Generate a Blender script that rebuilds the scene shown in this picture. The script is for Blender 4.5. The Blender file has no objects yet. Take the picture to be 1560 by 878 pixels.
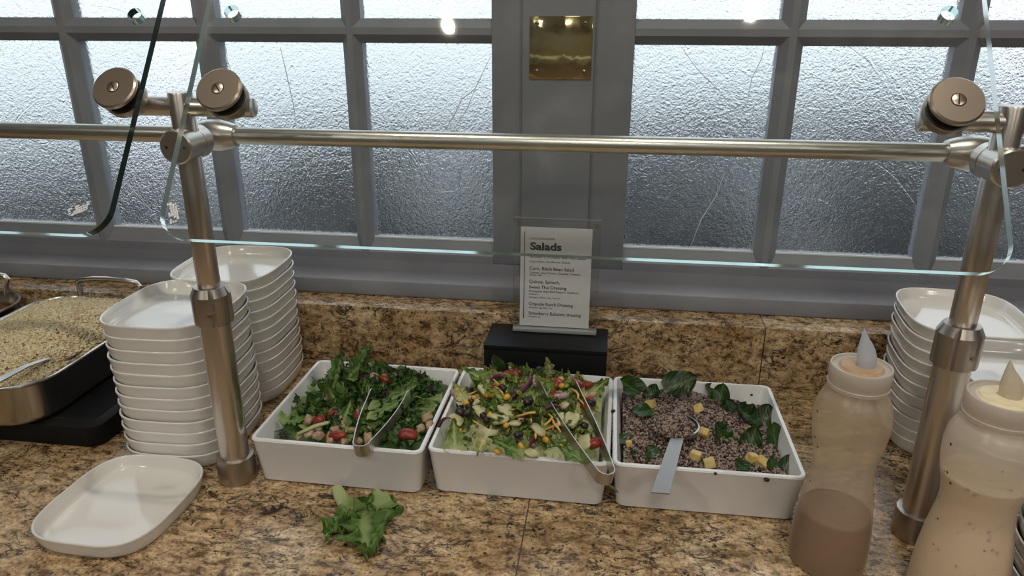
import bpy, bmesh, math, random
from mathutils import Vector, Matrix, noise
R = random.Random(7)
S = bpy.context.scene
COL = S.collection

# ------------------------------------------------------------------ camera
F, PITCH, YAW, ROLL, CAMZ = 1124.94, 0.359154, 0.132756, 0.001657, 0.5593
fw = Vector((-math.sin(YAW)*math.cos(PITCH), math.cos(YAW)*math.cos(PITCH), -math.sin(PITCH)))
rt = Vector((math.cos(YAW), math.sin(YAW), 0))
up = rt.cross(fw)
r2 = rt*math.cos(ROLL) + up*math.sin(ROLL)
u2 = -rt*math.sin(ROLL) + up*math.cos(ROLL)
cam = bpy.data.cameras.new('camera'); camo = bpy.data.objects.new('camera', cam); COL.objects.link(camo)
m = Matrix((r2, u2, -fw)).transposed().to_4x4(); m.translation = Vector((0, 0, CAMZ)); camo.matrix_world = m
cam.sensor_fit = 'HORIZONTAL'; cam.sensor_width = 36; cam.lens = F/1560*36; cam.clip_start = 0.01
S.camera = camo

def at_z(x, y, z):
    d = fw + r2*((x-780)/F) - u2*((y-439)/F)
    t = (z-CAMZ)/d.z
    return Vector((0, 0, CAMZ)) + d*t
def at_y(x, y, Y):
    d = fw + r2*((x-780)/F) - u2*((y-439)/F)
    return Vector((0, 0, CAMZ)) + d*(Y/d.y)

# ------------------------------------------------------------------ world, exposure
W = bpy.data.worlds.new('overcast_sky'); S.world = W; W.use_nodes = True
bg = W.node_tree.nodes['Background']; bg.inputs[0].default_value = (0.86, 0.94, 1.0, 1); bg.inputs[1].default_value = 1.3
S.view_settings.view_transform = 'Standard'; S.view_settings.look = 'None'
S.view_settings.gamma = 1; S.view_settings.use_curve_mapping = False
S.view_settings.exposure = 0.2
S.cycles.max_bounces = 9; S.cycles.diffuse_bounces = 3; S.cycles.transparent_max_bounces = 16; S.cycles.sample_clamp_indirect = 6.0
SPOT_STRENGTH = 720.0      # the two small downlights over the counter
FILL_STRENGTH = 19.0       # the unseen fill lamps added over the room

# ------------------------------------------------------------------ node helpers
def newmat(name):
    m = bpy.data.materials.new(name); m.use_nodes = True
    nt = m.node_tree; b = nt.nodes['Principled BSDF']
    return m, nt, b
def nd(nt, t, **kw):
    n = nt.nodes.new(t)
    for k, v in kw.items():
        if hasattr(n, k) and not k.startswith('i_'): setattr(n, k, v)
    return n
def lk(nt, a, b): nt.links.new(a, b)
def coords(nt, scale=(1, 1, 1), kind='Object', rot=(0, 0, 0)):
    t = nd(nt, 'ShaderNodeTexCoord'); mp = nd(nt, 'ShaderNodeMapping')
    mp.inputs['Scale'].default_value = scale; mp.inputs['Rotation'].default_value = rot
    lk(nt, t.outputs[kind], mp.inputs[0]); return mp.outputs[0]
def noise_n(nt, vec, scale, detail=3, rough=0.55, dist=0.0):
    n = nd(nt, 'ShaderNodeTexNoise'); n.inputs['Scale'].default_value = scale; n.inputs['Detail'].default_value = detail
    n.inputs['Roughness'].default_value = rough; n.inputs['Distortion'].default_value = dist
    if vec is not None: lk(nt, vec, n.inputs['Vector'])
    return n
def ramp(nt, fac, stops, interp='LINEAR'):
    r = nd(nt, 'ShaderNodeValToRGB'); e = r.color_ramp; e.interpolation = interp
    while len(e.elements) < len(stops): e.elements.new(0.5)
    for el, (p, c) in zip(e.elements, stops):
        el.position = p; el.color = (*c, 1) if len(c) == 3 else c
    lk(nt, fac, r.inputs[0]); return r
def mix(nt, fac, a, b, mode='MIX'):
    n = nd(nt, 'ShaderNodeMix'); n.data_type = 'RGBA'; n.blend_type = mode
    for s, v in ((0, fac), (6, a), (7, b)):
        if isinstance(v, (int, float)): n.inputs[s].default_value = v
        elif isinstance(v, tuple): n.inputs[s].default_value = (*v, 1)
        else: lk(nt, v, n.inputs[s])
    return n.outputs[2]
def math_n(nt, op, a, b=None, clamp=False):
    n = nd(nt, 'ShaderNodeMath'); n.operation = op; n.use_clamp = clamp
    for i, v in enumerate((a, b)):
        if v is None: continue
        if isinstance(v, (int, float)): n.inputs[i].default_value = v
        else: lk(nt, v, n.inputs[i])
    return n.outputs[0]
def bump(nt, b, height, strength, dist=0.001):
    n = nd(nt, 'ShaderNodeBump'); n.inputs['Strength'].default_value = strength; n.inputs['Distance'].default_value = dist
    lk(nt, height, n.inputs['Height']); lk(nt, n.outputs[0], b.inputs['Normal']); return n
def simple(name, col, rough=0.5, metal=0.0, coat=0.0, spec=0.5, var=0.0, vscale=60, bumpv=0.0, bscale=300, sss=0.0):
    m, nt, b = newmat(name)
    b.inputs['Base Color'].default_value = (*col, 1); b.inputs['Roughness'].default_value = rough
    b.inputs['Metallic'].default_value = metal; b.inputs['Coat Weight'].default_value = coat
    b.inputs['Specular IOR Level'].default_value = spec
    v = coords(nt)
    if var:
        n = noise_n(nt, v, vscale)
        lo = tuple(c*(1-var) for c in col); hi = tuple(min(1, c*(1+var)) for c in col)
        r = ramp(nt, n.outputs[0], [(0.3, lo), (0.7, hi)]); lk(nt, r.outputs[0], b.inputs['Base Color'])
    if bumpv:
        n = noise_n(nt, v, bscale, 4); bump(nt, b, n.outputs[0], bumpv)
    if sss:
        b.inputs['Subsurface Weight'].default_value = sss; b.inputs['Subsurface Radius'].default_value = (0.004, 0.003, 0.002); b.inputs['Subsurface Scale'].default_value = 1.0
    return m

# ------------------------------------------------------------------ materials
def granite():
    m, nt, b = newmat('granite')
    v = coords(nt, (1, 1, 1)); vs = coords(nt, (0.75, 1.35, 1.2), rot=(0, 0, 0.6))
    big = noise_n(nt, v, 13, 3, 0.6, 0.5)
    base = ramp(nt, big.outputs[0], [(0.28, (0.34, 0.215, 0.105)), (0.45, (0.47, 0.325, 0.175)), (0.60, (0.58, 0.43, 0.26)), (0.75, (0.66, 0.53, 0.37))])
    mid = noise_n(nt, vs, 75, 4, 0.6, 0.5)
    c1 = ramp(nt, mid.outputs[0], [(0.34, (0.25, 0.21, 0.17)), (0.44, (0.70, 0.66, 0.60)), (0.54, (1, 1, 1)), (0.70, (1.35, 1.36, 1.40))])
    col = mix(nt, 1.0, base.outputs[0], c1.outputs[0], 'MULTIPLY')
    fine = noise_n(nt, v, 260, 3, 0.6, 0.2)
    c2 = ramp(nt, fine.outputs[0], [(0.33, (0.30, 0.25, 0.20)), (0.46, (0.92, 0.90, 0.87)), (0.66, (1.22, 1.22, 1.24))])
    col = mix(nt, 0.85, col, c2.outputs[0], 'MULTIPLY')
    vein = noise_n(nt, vs, 30, 5, 0.62, 0.8)
    av = math_n(nt, 'ABSOLUTE', math_n(nt, 'SUBTRACT', vein.outputs[0], 0.5))
    vm = ramp(nt, av, [(0.0, (1, 1, 1)), (0.012, (0.75, 0.75, 0.75)), (0.028, (0, 0, 0))])
    gate = noise_n(nt, v, 24, 3, 0.6, 0.3)
    gm = ramp(nt, gate.outputs[0], [(0.44, (0, 0, 0)), (0.54, (1, 1, 1))])
    vf = math_n(nt, 'MULTIPLY', vm.outputs[0], gm.outputs[0])
    col = mix(nt, vf, col, (0.020, 0.016, 0.014))
    spk = noise_n(nt, v, 130, 3, 0.62, 0.5)
    sm = ramp(nt, spk.outputs[0], [(0.60, (0, 0, 0)), (0.64, (1, 1, 1))])
    gs = noise_n(nt, v, 30, 2); gsm = ramp(nt, gs.outputs[0], [(0.42, (0.1, 0.1, 0.1)), (0.58, (1, 1, 1))])
    col = mix(nt, math_n(nt, 'MULTIPLY', sm.outputs[0], gsm.outputs[0]), col, (0.020, 0.016, 0.014))
    vor = nd(nt, 'ShaderNodeTexVoronoi'); vor.inputs['Scale'].default_value = 85; lk(nt, v, vor.inputs['Vector'])
    dm = ramp(nt, vor.outputs['Distance'], [(0.14, (1, 1, 1)), (0.20, (0, 0, 0))])
    df = math_n(nt, 'MULTIPLY', dm.outputs[0], ramp(nt, big.outputs[0], [(0.4, (1, 1, 1)), (0.6, (0.15, 0.15, 0.15))]).outputs[0])
    col = mix(nt, df, col, (0.06, 0.028, 0.018))
    lk(nt, col, b.inputs['Base Color'])
    b.inputs['Roughness'].default_value = 0.26; b.inputs['Specular IOR Level'].default_value = 0.4
    return m
def grey_paint():
    m, nt, b = newmat('grey_paint')
    v = coords(nt); n = noise_n(nt, v, 90, 5, 0.6); n2 = noise_n(nt, v, 9, 3)
    r = ramp(nt, n2.outputs[0], [(0.3, (0.225, 0.236, 0.268)), (0.7, (0.268, 0.279, 0.312))])
    lk(nt, r.outputs[0], b.inputs['Base Color']); b.inputs['Roughness'].default_value = 0.42
    bump(nt, b, n.outputs[0], 0.30, 0.002); return m
def metal(name, col, rough, stretch=(1, 1, 60), scale=40):
    m, nt, b = newmat(name)
    v = coords(nt, stretch); n = noise_n(nt, v, scale, 3)
    r = ramp(nt, n.outputs[0], [(0.3, tuple(c*0.94 for c in col)), (0.7, col)])
    lk(nt, r.outputs[0], b.inputs['Base Color']); b.inputs['Metallic'].default_value = 1
    rr = ramp(nt, n.outputs[0], [(0.3, (rough*1.1,)*3), (0.7, (rough*0.92,)*3)]); lk(nt, rr.outputs[0], b.inputs['Roughness'])
    return m
def clear_glass(name, tint=(0.965, 0.985, 0.975)):
    m, nt, b = newmat(name); nt.nodes.remove(b)
    lw = nd(nt, 'ShaderNodeLayerWeight'); lw.inputs['Blend'].default_value = 0.5
    p5 = math_n(nt, 'POWER', lw.outputs['Facing'], 5.0)
    f = math_n(nt, 'ADD', math_n(nt, 'MULTIPLY', p5, 0.9), 0.035)
    tr = nd(nt, 'ShaderNodeBsdfTransparent'); tr.inputs[0].default_value = (*tint, 1)
    gl = nd(nt, 'ShaderNodeBsdfGlossy'); gl.inputs['Roughness'].default_value = 0.02
    v = coords(nt); n = noise_n(nt, v, 14, 5, 0.65, 0.8)
    sm = ramp(nt, n.outputs[0], [(0.5, (0, 0, 0)), (0.75, (0.035, 0.035, 0.035))])
    df = nd(nt, 'ShaderNodeBsdfDiffuse'); df.inputs[0].default_value = (0.8, 0.82, 0.85, 1)
    mx = nd(nt, 'ShaderNodeMixShader'); lk(nt, f, mx.inputs[0]); lk(nt, tr.outputs[0], mx.inputs[1]); lk(nt, gl.outputs[0], mx.inputs[2])
    mx2 = nd(nt, 'ShaderNodeMixShader'); lk(nt, sm.outputs[0], mx2.inputs[0]); lk(nt, mx.outputs[0], mx2.inputs[1]); lk(nt, df.outputs[0], mx2.inputs[2])
    lk(nt, mx2.outputs[0], nt.nodes['Material Output'].inputs[0]); return m
def glass_edge():
    m, nt, b = newmat('glass_edge')
    b.inputs['Base Color'].default_value = (0.42, 0.72, 0.66, 1); b.inputs['Roughness'].default_value = 0.12
    b.inputs['Transmission Weight'].default_value = 0.75; b.inputs['IOR'].default_value = 1.3
    return m
def privacy_glass():
    m, nt, b = newmat('textured_glass')
    v = coords(nt); vd = coords(nt, (1, 0.2, 1), rot=(0, 0.6, 0))
    n1 = noise_n(nt, v, 330, 2, 0.5, 0.4); n2 = noise_n(nt, v, 130, 2, 0.5, 0.8); n3 = noise_n(nt, v, 30, 2, 0.5, 0.5)
    w = noise_n(nt, vd, 5, 1, 0.4, 0.8)
    cr = ramp(nt, math_n(nt, 'ABSOLUTE', math_n(nt, 'SUBTRACT', w.outputs[0], 0.5)), [(0, (1, 1, 1)), (0.004, (0, 0, 0))])
    h = math_n(nt, 'ADD', math_n(nt, 'MULTIPLY', n1.outputs[0], 0.75), math_n(nt, 'MULTIPLY', n2.outputs[0], 1.0))
    h = math_n(nt, 'ADD', h, math_n(nt, 'MULTIPLY', cr.outputs[0], 0.25))
    h = math_n(nt, 'ADD', h, math_n(nt, 'MULTIPLY', n3.outputs[0], 0.5))
    b.inputs['Base Color'].default_value = (0.97, 0.985, 1, 1)
    b.inputs['Transmission Weight'].default_value = 1; b.inputs['IOR'].default_value = 1.30; b.inputs['Roughness'].default_value = 0.05
    bump(nt, b, h, 0.40, 0.003)
    return m
def ceramic(name, col):
    m, nt, b = newmat(name)
    b.inputs['Base Color'].default_value = (*col, 1); b.inputs['Roughness'].default_value = 0.12; b.inputs['Specular IOR Level'].default_value = 0.5
    b.inputs['Coat Weight'].default_value = 0.3; b.inputs['Coat Roughness'].default_value = 0.05
    n = noise_n(nt, coords(nt), 25, 2); bump(nt, b, n.outputs[0], 0.04, 0.001)
    return m
def frosted(name, col, trans, speck=True):
    m, nt, b = newmat(name); nt.nodes.remove(b)
    v = coords(nt)
    tl = nd(nt, 'ShaderNodeBsdfTranslucent'); di = nd(nt, 'ShaderNodeBsdfDiffuse'); tr = nd(nt, 'ShaderNodeBsdfTransparent'); gl = nd(nt, 'ShaderNodeBsdfGlossy')
    gl.inputs['Roughness'].default_value = 0.28
    c = col
    if speck:
        vo = nd(nt, 'ShaderNodeTexVoronoi'); vo.inputs['Scale'].default_value = 85; lk(nt, v, vo.inputs['Vector'])
        g = noise_n(nt, v, 40, 2)
        f = math_n(nt, 'MULTIPLY', ramp(nt, vo.outputs['Distance'], [(0.10, (1, 1, 1)), (0.16, (0, 0, 0))]).outputs[0], ramp(nt, g.outputs[0], [(0.5, (0, 0, 0)), (0.58, (1, 1, 1))]).outputs[0])
        cc = mix(nt, f, col, (0.10, 0.045, 0.02))
        for s in (tl, di): lk(nt, cc, s.inputs[0])
        tf = math_n(nt, 'MULTIPLY', math_n(nt, 'SUBTRACT', 1.0, f), trans)
    else:
        for s in (tl, di): s.inputs[0].default_value = (*col, 1)
        tf = None
    a = nd(nt, 'ShaderNodeMixShader'); a.inputs[0].default_value = 0.5; lk(nt, tl.outputs[0], a.inputs[1]); lk(nt, di.outputs[0], a.inputs[2])
    t = nd(nt, 'ShaderNodeMixShader'); lk(nt, a.outputs[0], t.inputs[1]); lk(nt, tr.outputs[0], t.inputs[2])
    if tf is not None: lk(nt, tf, t.inputs[0])
    else: t.inputs[0].default_value = trans
    tr.inputs[0].default_value = (0.96, 0.91, 0.83, 1)
    lw = nd(nt, 'ShaderNodeLayerWeight'); f5 = math_n(nt, 'ADD', math_n(nt, 'MULTIPLY', math_n(nt, 'POWER', lw.outputs['Facing'], 5.0), 0.5), 0.04)
    g2 = nd(nt, 'ShaderNodeMixShader'); lk(nt, f5, g2.inputs[0]); lk(nt, t.outputs[0], g2.inputs[1]); lk(nt, gl.outputs[0], g2.inputs[2])
    lk(nt, g2.outputs[0], nt.nodes['Material Output'].inputs[0]); return m
def leaf_mat(name, dark, light, rib, rough=0.42, ribw=0.10, basef=0.35, var=0.25):
    m, nt, b = newmat(name)
    t = nd(nt, 'ShaderNodeTexCoord'); sx = nd(nt, 'ShaderNodeSeparateXYZ'); lk(nt, t.outputs['UV'], sx.inputs[0])
    au = math_n(nt, 'ABSOLUTE', math_n(nt, 'SUBTRACT', sx.outputs[0], 0.5))
    n = noise_n(nt, t.outputs['Object'], 130, 3); oi = nd(nt, 'ShaderNodeObjectInfo')
    body = ramp(nt, n.outputs[0], [(0.3, dark), (0.7, light)])
    sh = math_n(nt, 'ADD', math_n(nt, 'MULTIPLY', oi.outputs['Random'], 2*var), 1-var)
    hsv = nd(nt, 'ShaderNodeHueSaturation'); lk(nt, sh, hsv.inputs['Value']); lk(nt, body.outputs[0], hsv.inputs['Color'])
    rf = ramp(nt, au, [(ribw*0.3, (1, 1, 1)), (ribw, (0, 0, 0))])
    bf = ramp(nt, sx.outputs[1], [(0.0, (1, 1, 1)), (basef, (0, 0, 0))])
    f = math_n(nt, 'MAXIMUM', math_n(nt, 'MULTIPLY', rf.outputs[0], 0.7), bf.outputs[0])
    wv = nd(nt, 'ShaderNodeTexWave'); wv.inputs['Scale'].default_value = 3.2; wv.inputs['Distortion'].default_value = 2.5; wv.bands_direction = 'DIAGONAL'; lk(nt, t.outputs['UV'], wv.inputs[0])
    c = mix(nt, f, hsv.outputs[0], rib)
    vf = math_n(nt, 'MULTIPLY', ramp(nt, wv.outputs['Fac'], [(0.75, (0, 0, 0)), (1, (1, 1, 1))]).outputs[0], 0.25)
    c = mix(nt, vf, c, rib)
    lk(nt, c, b.inputs['Base Color']); b.inputs['Roughness'].default_value = rough
    bump(nt, b, wv.outputs['Fac'], 0.25, 0.001)
    tr = nd(nt, 'ShaderNodeBsdfTranslucent'); lk(nt, c, tr.inputs[0])
    mx = nd(nt, 'ShaderNodeMixShader'); mx.inputs[0].default_value = 0.18
    lk(nt, b.outputs[0], mx.inputs[1]); lk(nt, tr.outputs[0], mx.inputs[2]); lk(nt, mx.outputs[0], nt.nodes['Material Output'].inputs[0])
    return m
def attr_mat(name, rough=0.5):
    m, nt, b = newmat(name); a = nd(nt, 'ShaderNodeAttribute'); a.attribute_name = 'grain'
    lk(nt, a.outputs['Color'], b.inputs['Base Color']); b.inputs['Roughness'].default_value = rough; return m
def emit(name, col, st):
    m, nt, b = newmat(name); b.inputs['Emission Color'].default_value = (*col, 1); b.inputs['Emission Strength'].default_value = st; b.inputs['Base Color'].default_value = (0.8, 0.8, 0.8, 1); return m

M = dict(
    granite=granite(), paint=grey_paint(), seam=simple('joint_filler', (0.10, 0.07, 0.045), 0.7),
    steel=metal('brushed_steel', (0.70, 0.65, 0.60), 0.30, (40, 40, 1)), steelx=metal('brushed_steel_rail', (0.76, 0.72, 0.67), 0.30, (1, 40, 40)),
    bronze=metal('bronze_nickel', (0.66, 0.56, 0.46), 0.33, (1, 1, 1), 1500), dsteel=metal('worn_steel', (0.46, 0.41, 0.36), 0.36, (8, 8, 8), 60),
    pan=metal('pan_steel', (0.55, 0.51, 0.46), 0.24, (1, 1, 30)), tong=metal('utensil_steel', (0.58, 0.56, 0.53), 0.33, (4, 4, 4), 300),
    brass=None, screwhead=metal('screw_metal', (0.42, 0.36, 0.26), 0.3, (1, 1, 1)), rubber=simple('black_rubber', (0.015, 0.014, 0.013), 0.6),
    slot=simple('screw_slot', (0.02, 0.018, 0.015), 0.7),
    glass=clear_glass('guard_glass'), gedge=glass_edge(), gdark=simple('dark_green_glass_edge', (0.012, 0.035, 0.028), 0.15), acrylic=clear_glass('clear_acrylic', (0.97, 0.97, 0.97)), acedge=simple('acrylic_edge', (0.30, 0.31, 0.31), 0.15),
    pane=privacy_glass(), plate=ceramic('white_melamine', (0.80, 0.775, 0.73)), dish=ceramic('white_porcelain', (0.80, 0.80, 0.80)),
    black=simple('black_laminate', (0.008, 0.0085, 0.010), 0.5, spec=0.2, bumpv=0.05), blackp=None,
    paper=simple('paper', (0.80, 0.80, 0.81), 0.7), ink=simple('ink', (0.03, 0.03, 0.035), 0.7), bluebar=simple('blue_ink', (0.10, 0.12, 0.38), 0.7),
    bottle=frosted('frosted_plastic', (0.94, 0.80, 0.62), 0.64), bottle2=frosted('frosted_plastic_cream', (0.96, 0.88, 0.77), 0.45), cap=frosted('frosted_cap', (0.84, 0.78, 0.71), 0.10, False),
    tip=frosted('clear_nozzle', (0.80, 0.84, 0.92), 0.30, False), tip2=frosted('yellowed_nozzle', (0.86, 0.78, 0.62), 0.30, False),
    brownsauce=simple('brown_dressing', (0.16, 0.058, 0.010), 0.5, var=0.3, vscale=200), tansauce=simple('film_of_dressing', (0.50, 0.33, 0.20), 0.5, var=0.15, vscale=60),
    cream=None, creamtop=simple('ivory_smear', (0.84, 0.74, 0.50), 0.5, var=0.1),
    frisee=leaf_mat('frilly_lettuce', (0.045, 0.115, 0.016), (0.12, 0.23, 0.035), (0.34, 0.42, 0.16)),
    darkgreen=leaf_mat('dark_greens', (0.016, 0.048, 0.012), (0.042, 0.105, 0.024), (0.13, 0.22, 0.07)),
    purple=leaf_mat('purple_leaf', (0.022, 0.010, 0.012), (0.050, 0.022, 0.024), (0.12, 0.07, 0.07)),
    romaine=leaf_mat('romaine', (0.10, 0.19, 0.020), (0.24, 0.34, 0.06), (0.52, 0.54, 0.28), basef=0.5),
    pale=leaf_mat('pale_romaine_heart', (0.36, 0.39, 0.08), (0.54, 0.54, 0.18), (0.66, 0.62, 0.40), basef=0.6),
    spinach=leaf_mat('spinach', (0.012, 0.036, 0.006), (0.028, 0.072, 0.011), (0.09, 0.17, 0.04), rough=0.32, ribw=0.06, basef=0.06),
    stemg=simple('green_stem', (0.17, 0.26, 0.06), 0.4), stemp=simple('pale_stem', (0.42, 0.48, 0.22), 0.4),
    chicken=simple('cooked_chicken', (0.46, 0.32, 0.20), 0.6, var=0.3, vscale=120, bumpv=0.4, bscale=250), berry=simple('red_berry', (0.26, 0.030, 0.020), 0.3, var=0.4, vscale=150),
    tomato=simple('tomato', (0.25, 0.034, 0.014), 0.2, var=0.25, vscale=90), corn=simple('corn', (0.72, 0.40, 0.045), 0.35, var=0.15), bean=simple('black_bean', (0.028, 0.016, 0.017), 0.3, var=0.3),
    cheese=simple('cheddar', (0.80, 0.45, 0.12), 0.5, var=0.15), onion=simple('red_onion', (0.55, 0.36, 0.40), 0.3, var=0.2, vscale=200), onionp=simple('purple_onion_skin', (0.16, 0.045, 0.085), 0.3, var=0.3),
    cucumber=simple('cucumber_flesh', (0.58, 0.55, 0.30), 0.3, var=0.15), pine=simple('pineapple', (0.70, 0.53, 0.20), 0.35, var=0.2, vscale=120), pit=simple('dark_specks', (0.02, 0.012, 0.01), 0.6),
    quinoa=attr_mat('quinoa', 0.5), rice=attr_mat('rice', 0.5), stew=attr_mat('stew', 0.35),
    floor=simple('floor_tile', (0.16, 0.12, 0.09), 0.4, var=0.2, vscale=4), wallm=simple('room_wall', (0.36, 0.33, 0.28), 0.7, var=0.1, vscale=3), ceil=simple('ceiling_white', (0.62, 0.59, 0.54), 0.8, var=0.05),
    base=simple('dark_wood', (0.07, 0.045, 0.03), 0.5, var=0.3, vscale=6), stain=simple('tarnish', (0.09, 0.055, 0.02), 0.6),
)
def brass():
    m, nt, b = newmat('polished_brass'); v = coords(nt)
    b.inputs['Base Color'].default_value = (0.70, 0.58, 0.30, 1); b.inputs['Metallic'].default_value = 1; b.inputs['Roughness'].default_value = 0.10
    n = noise_n(nt, v, 22, 2, 0.5, 0.6); bump(nt, b, n.outputs[0], 0.35, 0.004); return m
M['brass'] = brass()
M['spoon'] = metal('spoon_steel', (0.36, 0.35, 0.33), 0.42, (4, 4, 4), 300)
def perforated():
    m, nt, b = newmat('perforated_black'); v = coords(nt)
    vo = nd(nt, 'ShaderNodeTexVoronoi'); vo.inputs['Scale'].default_value = 260; vo.inputs['Randomness'].default_value = 0.0; lk(nt, v, vo.inputs['Vector'])
    r = ramp(nt, vo.outputs['Distance'], [(0.25, (0, 0, 0)), (0.35, (1, 1, 1))]); b.inputs['Base Color'].default_value = (0.008, 0.008, 0.009, 1); b.inputs['Roughness'].default_value = 0.55; b.inputs['Specular IOR Level'].default_value = 0.2
    bump(nt, b, r.outputs[0], 0.6, 0.001); return m
M['blackp'] = perforated()
def cream():
    m, nt, b = newmat('cream_dressing'); v = coords(nt)
    vo = nd(nt, 'ShaderNodeTexVoronoi'); vo.inputs['Scale'].default_value = 120; lk(nt, v, vo.inputs['Vector']); g = noise_n(nt, v, 35, 2)
    f = math_n(nt, 'MULTIPLY', ramp(nt, vo.outputs['Distance'], [(0.16, (1, 1, 1)), (0.24, (0, 0, 0))]).outputs[0], ramp(nt, g.outputs[0], [(0.48, (0, 0, 0)), (0.56, (1, 1, 1))]).outputs[0])
    lk(nt, mix(nt, f, (0.80, 0.66, 0.47), (0.12, 0.07, 0.035)), b.inputs['Base Color']); b.inputs['Roughness'].default_value = 0.5; return m
M['cream'] = cream()
def ground():
    m, nt, b = newmat('street_ground'); v = coords(nt)
    n = noise_n(nt, v, 0.30, 2, 0.5, 0.4); n2 = noise_n(nt, v, 0.9, 2, 0.5, 0.3)
    sx = nd(nt, 'ShaderNodeSeparateXYZ'); lk(nt, v, sx.inputs[0])
    d = math_n(nt, 'ADD', sx.outputs[1], math_n(nt, 'MULTIPLY', math_n(nt, 'SUBTRACT', n.outputs[0], 0.5), 20.0))
    d = math_n(nt, 'SUBTRACT', d, math_n(nt, 'MULTIPLY', sx.outputs[0], 0.5))
    f = ramp(nt, math_n(nt, 'DIVIDE', d, 20.0), [(0.54, (0, 0, 0)), (0.72, (1, 1, 1))])
    a = ramp(nt, n2.outputs[0], [(0.40, (0.008, 0.008, 0.009)), (0.56, (0.020, 0.021, 0.025)), (0.64, (0.34, 0.34, 0.35))])
    lk(nt, mix(nt, f.outputs[0], a.outputs[0], (0.70, 0.71, 0.73)), b.inputs['Base Color']); b.inputs['Roughness'].default_value = 0.9; b.inputs['Specular IOR Level'].default_value = 0.1; return m
M['ground'] = ground()
M['crease'] = simple('glass_ridge', (0.72, 0.76, 0.80), 0.2)

# ------------------------------------------------------------------ mesh helpers
def mk(name, bm, mat, parent=None, smooth=True, angle=35):
    me = bpy.data.meshes.new(name); bmesh.ops.recalc_face_normals(bm, faces=bm.faces); bm.to_mesh(me); bm.free()
    return mkm(name, me, mat, parent, smooth, angle)
def mkm(name, me, mat, parent=None, smooth=True, angle=35):
    if mat is not None and not me.materials: me.materials.append(mat)
    if smooth:
        me.polygons.foreach_set('use_smooth', [True]*len(me.polygons))
        try: me.set_sharp_from_angle(angle=math.radians(angle))
        except Exception: pass
    o = bpy.data.objects.new(name, me); COL.objects.link(o)
    if parent is not None: o.parent = parent
    return o
def tag(o, label, cat=None, group=None, kind=None):
    o['label'] = label
    if cat: o['category'] = cat
    if group: o['group'] = group
    if kind: o['kind'] = kind
    return o
def empty(name, loc=(0, 0, 0), rz=0):
    o = bpy.data.objects.new(name, None); COL.objects.link(o); o.location = loc; o.rotation_euler = (0, 0, rz); o.empty_display_size = 0.02; return o
def struct(o, label=None):
    o['kind'] = 'structure'
    if label: o['label'] = label
    return o
def box(bm, x0, x1, y0, y1, z0, z1, bev=0.0, seg=2):
    r = bmesh.ops.create_cube(bm, size=1)
    for v in r['verts']:
        v.co = Vector(((x0+x1)/2+v.co.x*(x1-x0), (y0+y1)/2+v.co.y*(y1-y0), (z0+z1)/2+v.co.z*(z1-z0)))
    if bev:
        es = list({e for v in r['verts'] for e in v.link_edges})
        bmesh.ops.bevel(bm, geom=es, offset=bev, segments=seg, affect='EDGES', profile=0.5)
def boxo(name, b, mat, parent=None, bev=0.0, seg=2):
    bm = bmesh.new(); box(bm, *b, bev=bev, seg=seg); return mk(name, bm, mat, parent)
def loft(bm, rings, cap0=True, cap1=True):
    vs = [[bm.verts.new(p) for p in r] for r in rings]; n = len(vs[0])
    for a, b in zip(vs, vs[1:]):
        for i in range(n):
            bm.faces.new((a[i], a[(i+1) % n], b[(i+1) % n], b[i]))
    if cap0: bm.faces.new(vs[0])
    if cap1: bm.faces.new(vs[-1])
    return vs
def lathe(bm, prof, seg=40, mat=Matrix.Identity(4), cap0=True, cap1=True):
    rings = [[mat @ Vector((r*math.cos(2*math.pi*i/seg), r*math.sin(2*math.pi*i/seg), z)) for i in range(seg)] for r, z in prof]
    return loft(bm, rings, cap0, cap1)
def axis_mat(p, d):
    d = Vector(d).normalized(); q = d.to_track_quat('Z', 'Y'); m = q.to_matrix().to_4x4(); m.translation = Vector(p); return m
def cyl(bm, p, q, r, bev=0.0, seg=32, r1=None):
    p, q = Vector(p), Vector(q); L = (q-p).length; r1 = r if r1 is None else r1
    pr = [(r, 0), (r1, L)] if not bev else [(r-bev, 0), (r-bev*0.3, bev*0.3), (r, bev), (r1, L-bev), (r1-bev*0.3, L-bev*0.3), (r1-bev, L)]
    lathe(bm, pr, seg, axis_mat(p, q-p))
def cylo(name, p, q, r, mat, parent=None, bev=0.0, seg=32, r1=None):
    bm = bmesh.new(); cyl(bm, p, q, r, bev, seg, r1); return mk(name, bm, mat, parent)
def rrect(w, d, r, n=6, cx=0, cy=0):
    pts = []
    for k, (sx, sy) in enumerate(((1, 1), (-1, 1), (-1, -1), (1, -1))):
        for i in range(n+1):
            a = math.pi/2*(k+i/n); pts.append((cx+sx*(w/2-r)+r*math.cos(a), cy+sy*(d/2-r)+r*math.sin(a)))
    return pts
def supell(a, b, n, N=64):
    o = []
    for i in range(N):
        t = 2*math.pi*i/N; c, s = math.cos(t), math.sin(t)
        k = (abs(c)**n+abs(s)**n)**(-1/n); o.append((a*c*k, b*s*k))
    return o
def tube_path(bm, pts, r, seg=10, rx=None):
    pts = [Vector(p) for p in pts]; rings = []; up0 = None
    for i, p in enumerate(pts):
        t = (pts[min(i+1, len(pts)-1)]-pts[max(i-1, 0)]).normalized()
        if up0 is None:
            up0 = Vector((0, 0, 1)) if abs(t.z) < 0.9 else Vector((1, 0, 0))
        s = t.cross(up0).normalized(); u = s.cross(t).normalized(); up0 = u
        rr = r[i] if isinstance(r, (list, tuple)) else r
        rings.append([p + s*math.cos(2*math.pi*k/seg)*rr + u*math.sin(2*math.pi*k/seg)*(rr if rx is None else rx) for k in range(seg)])
    loft(bm, rings)

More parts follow.
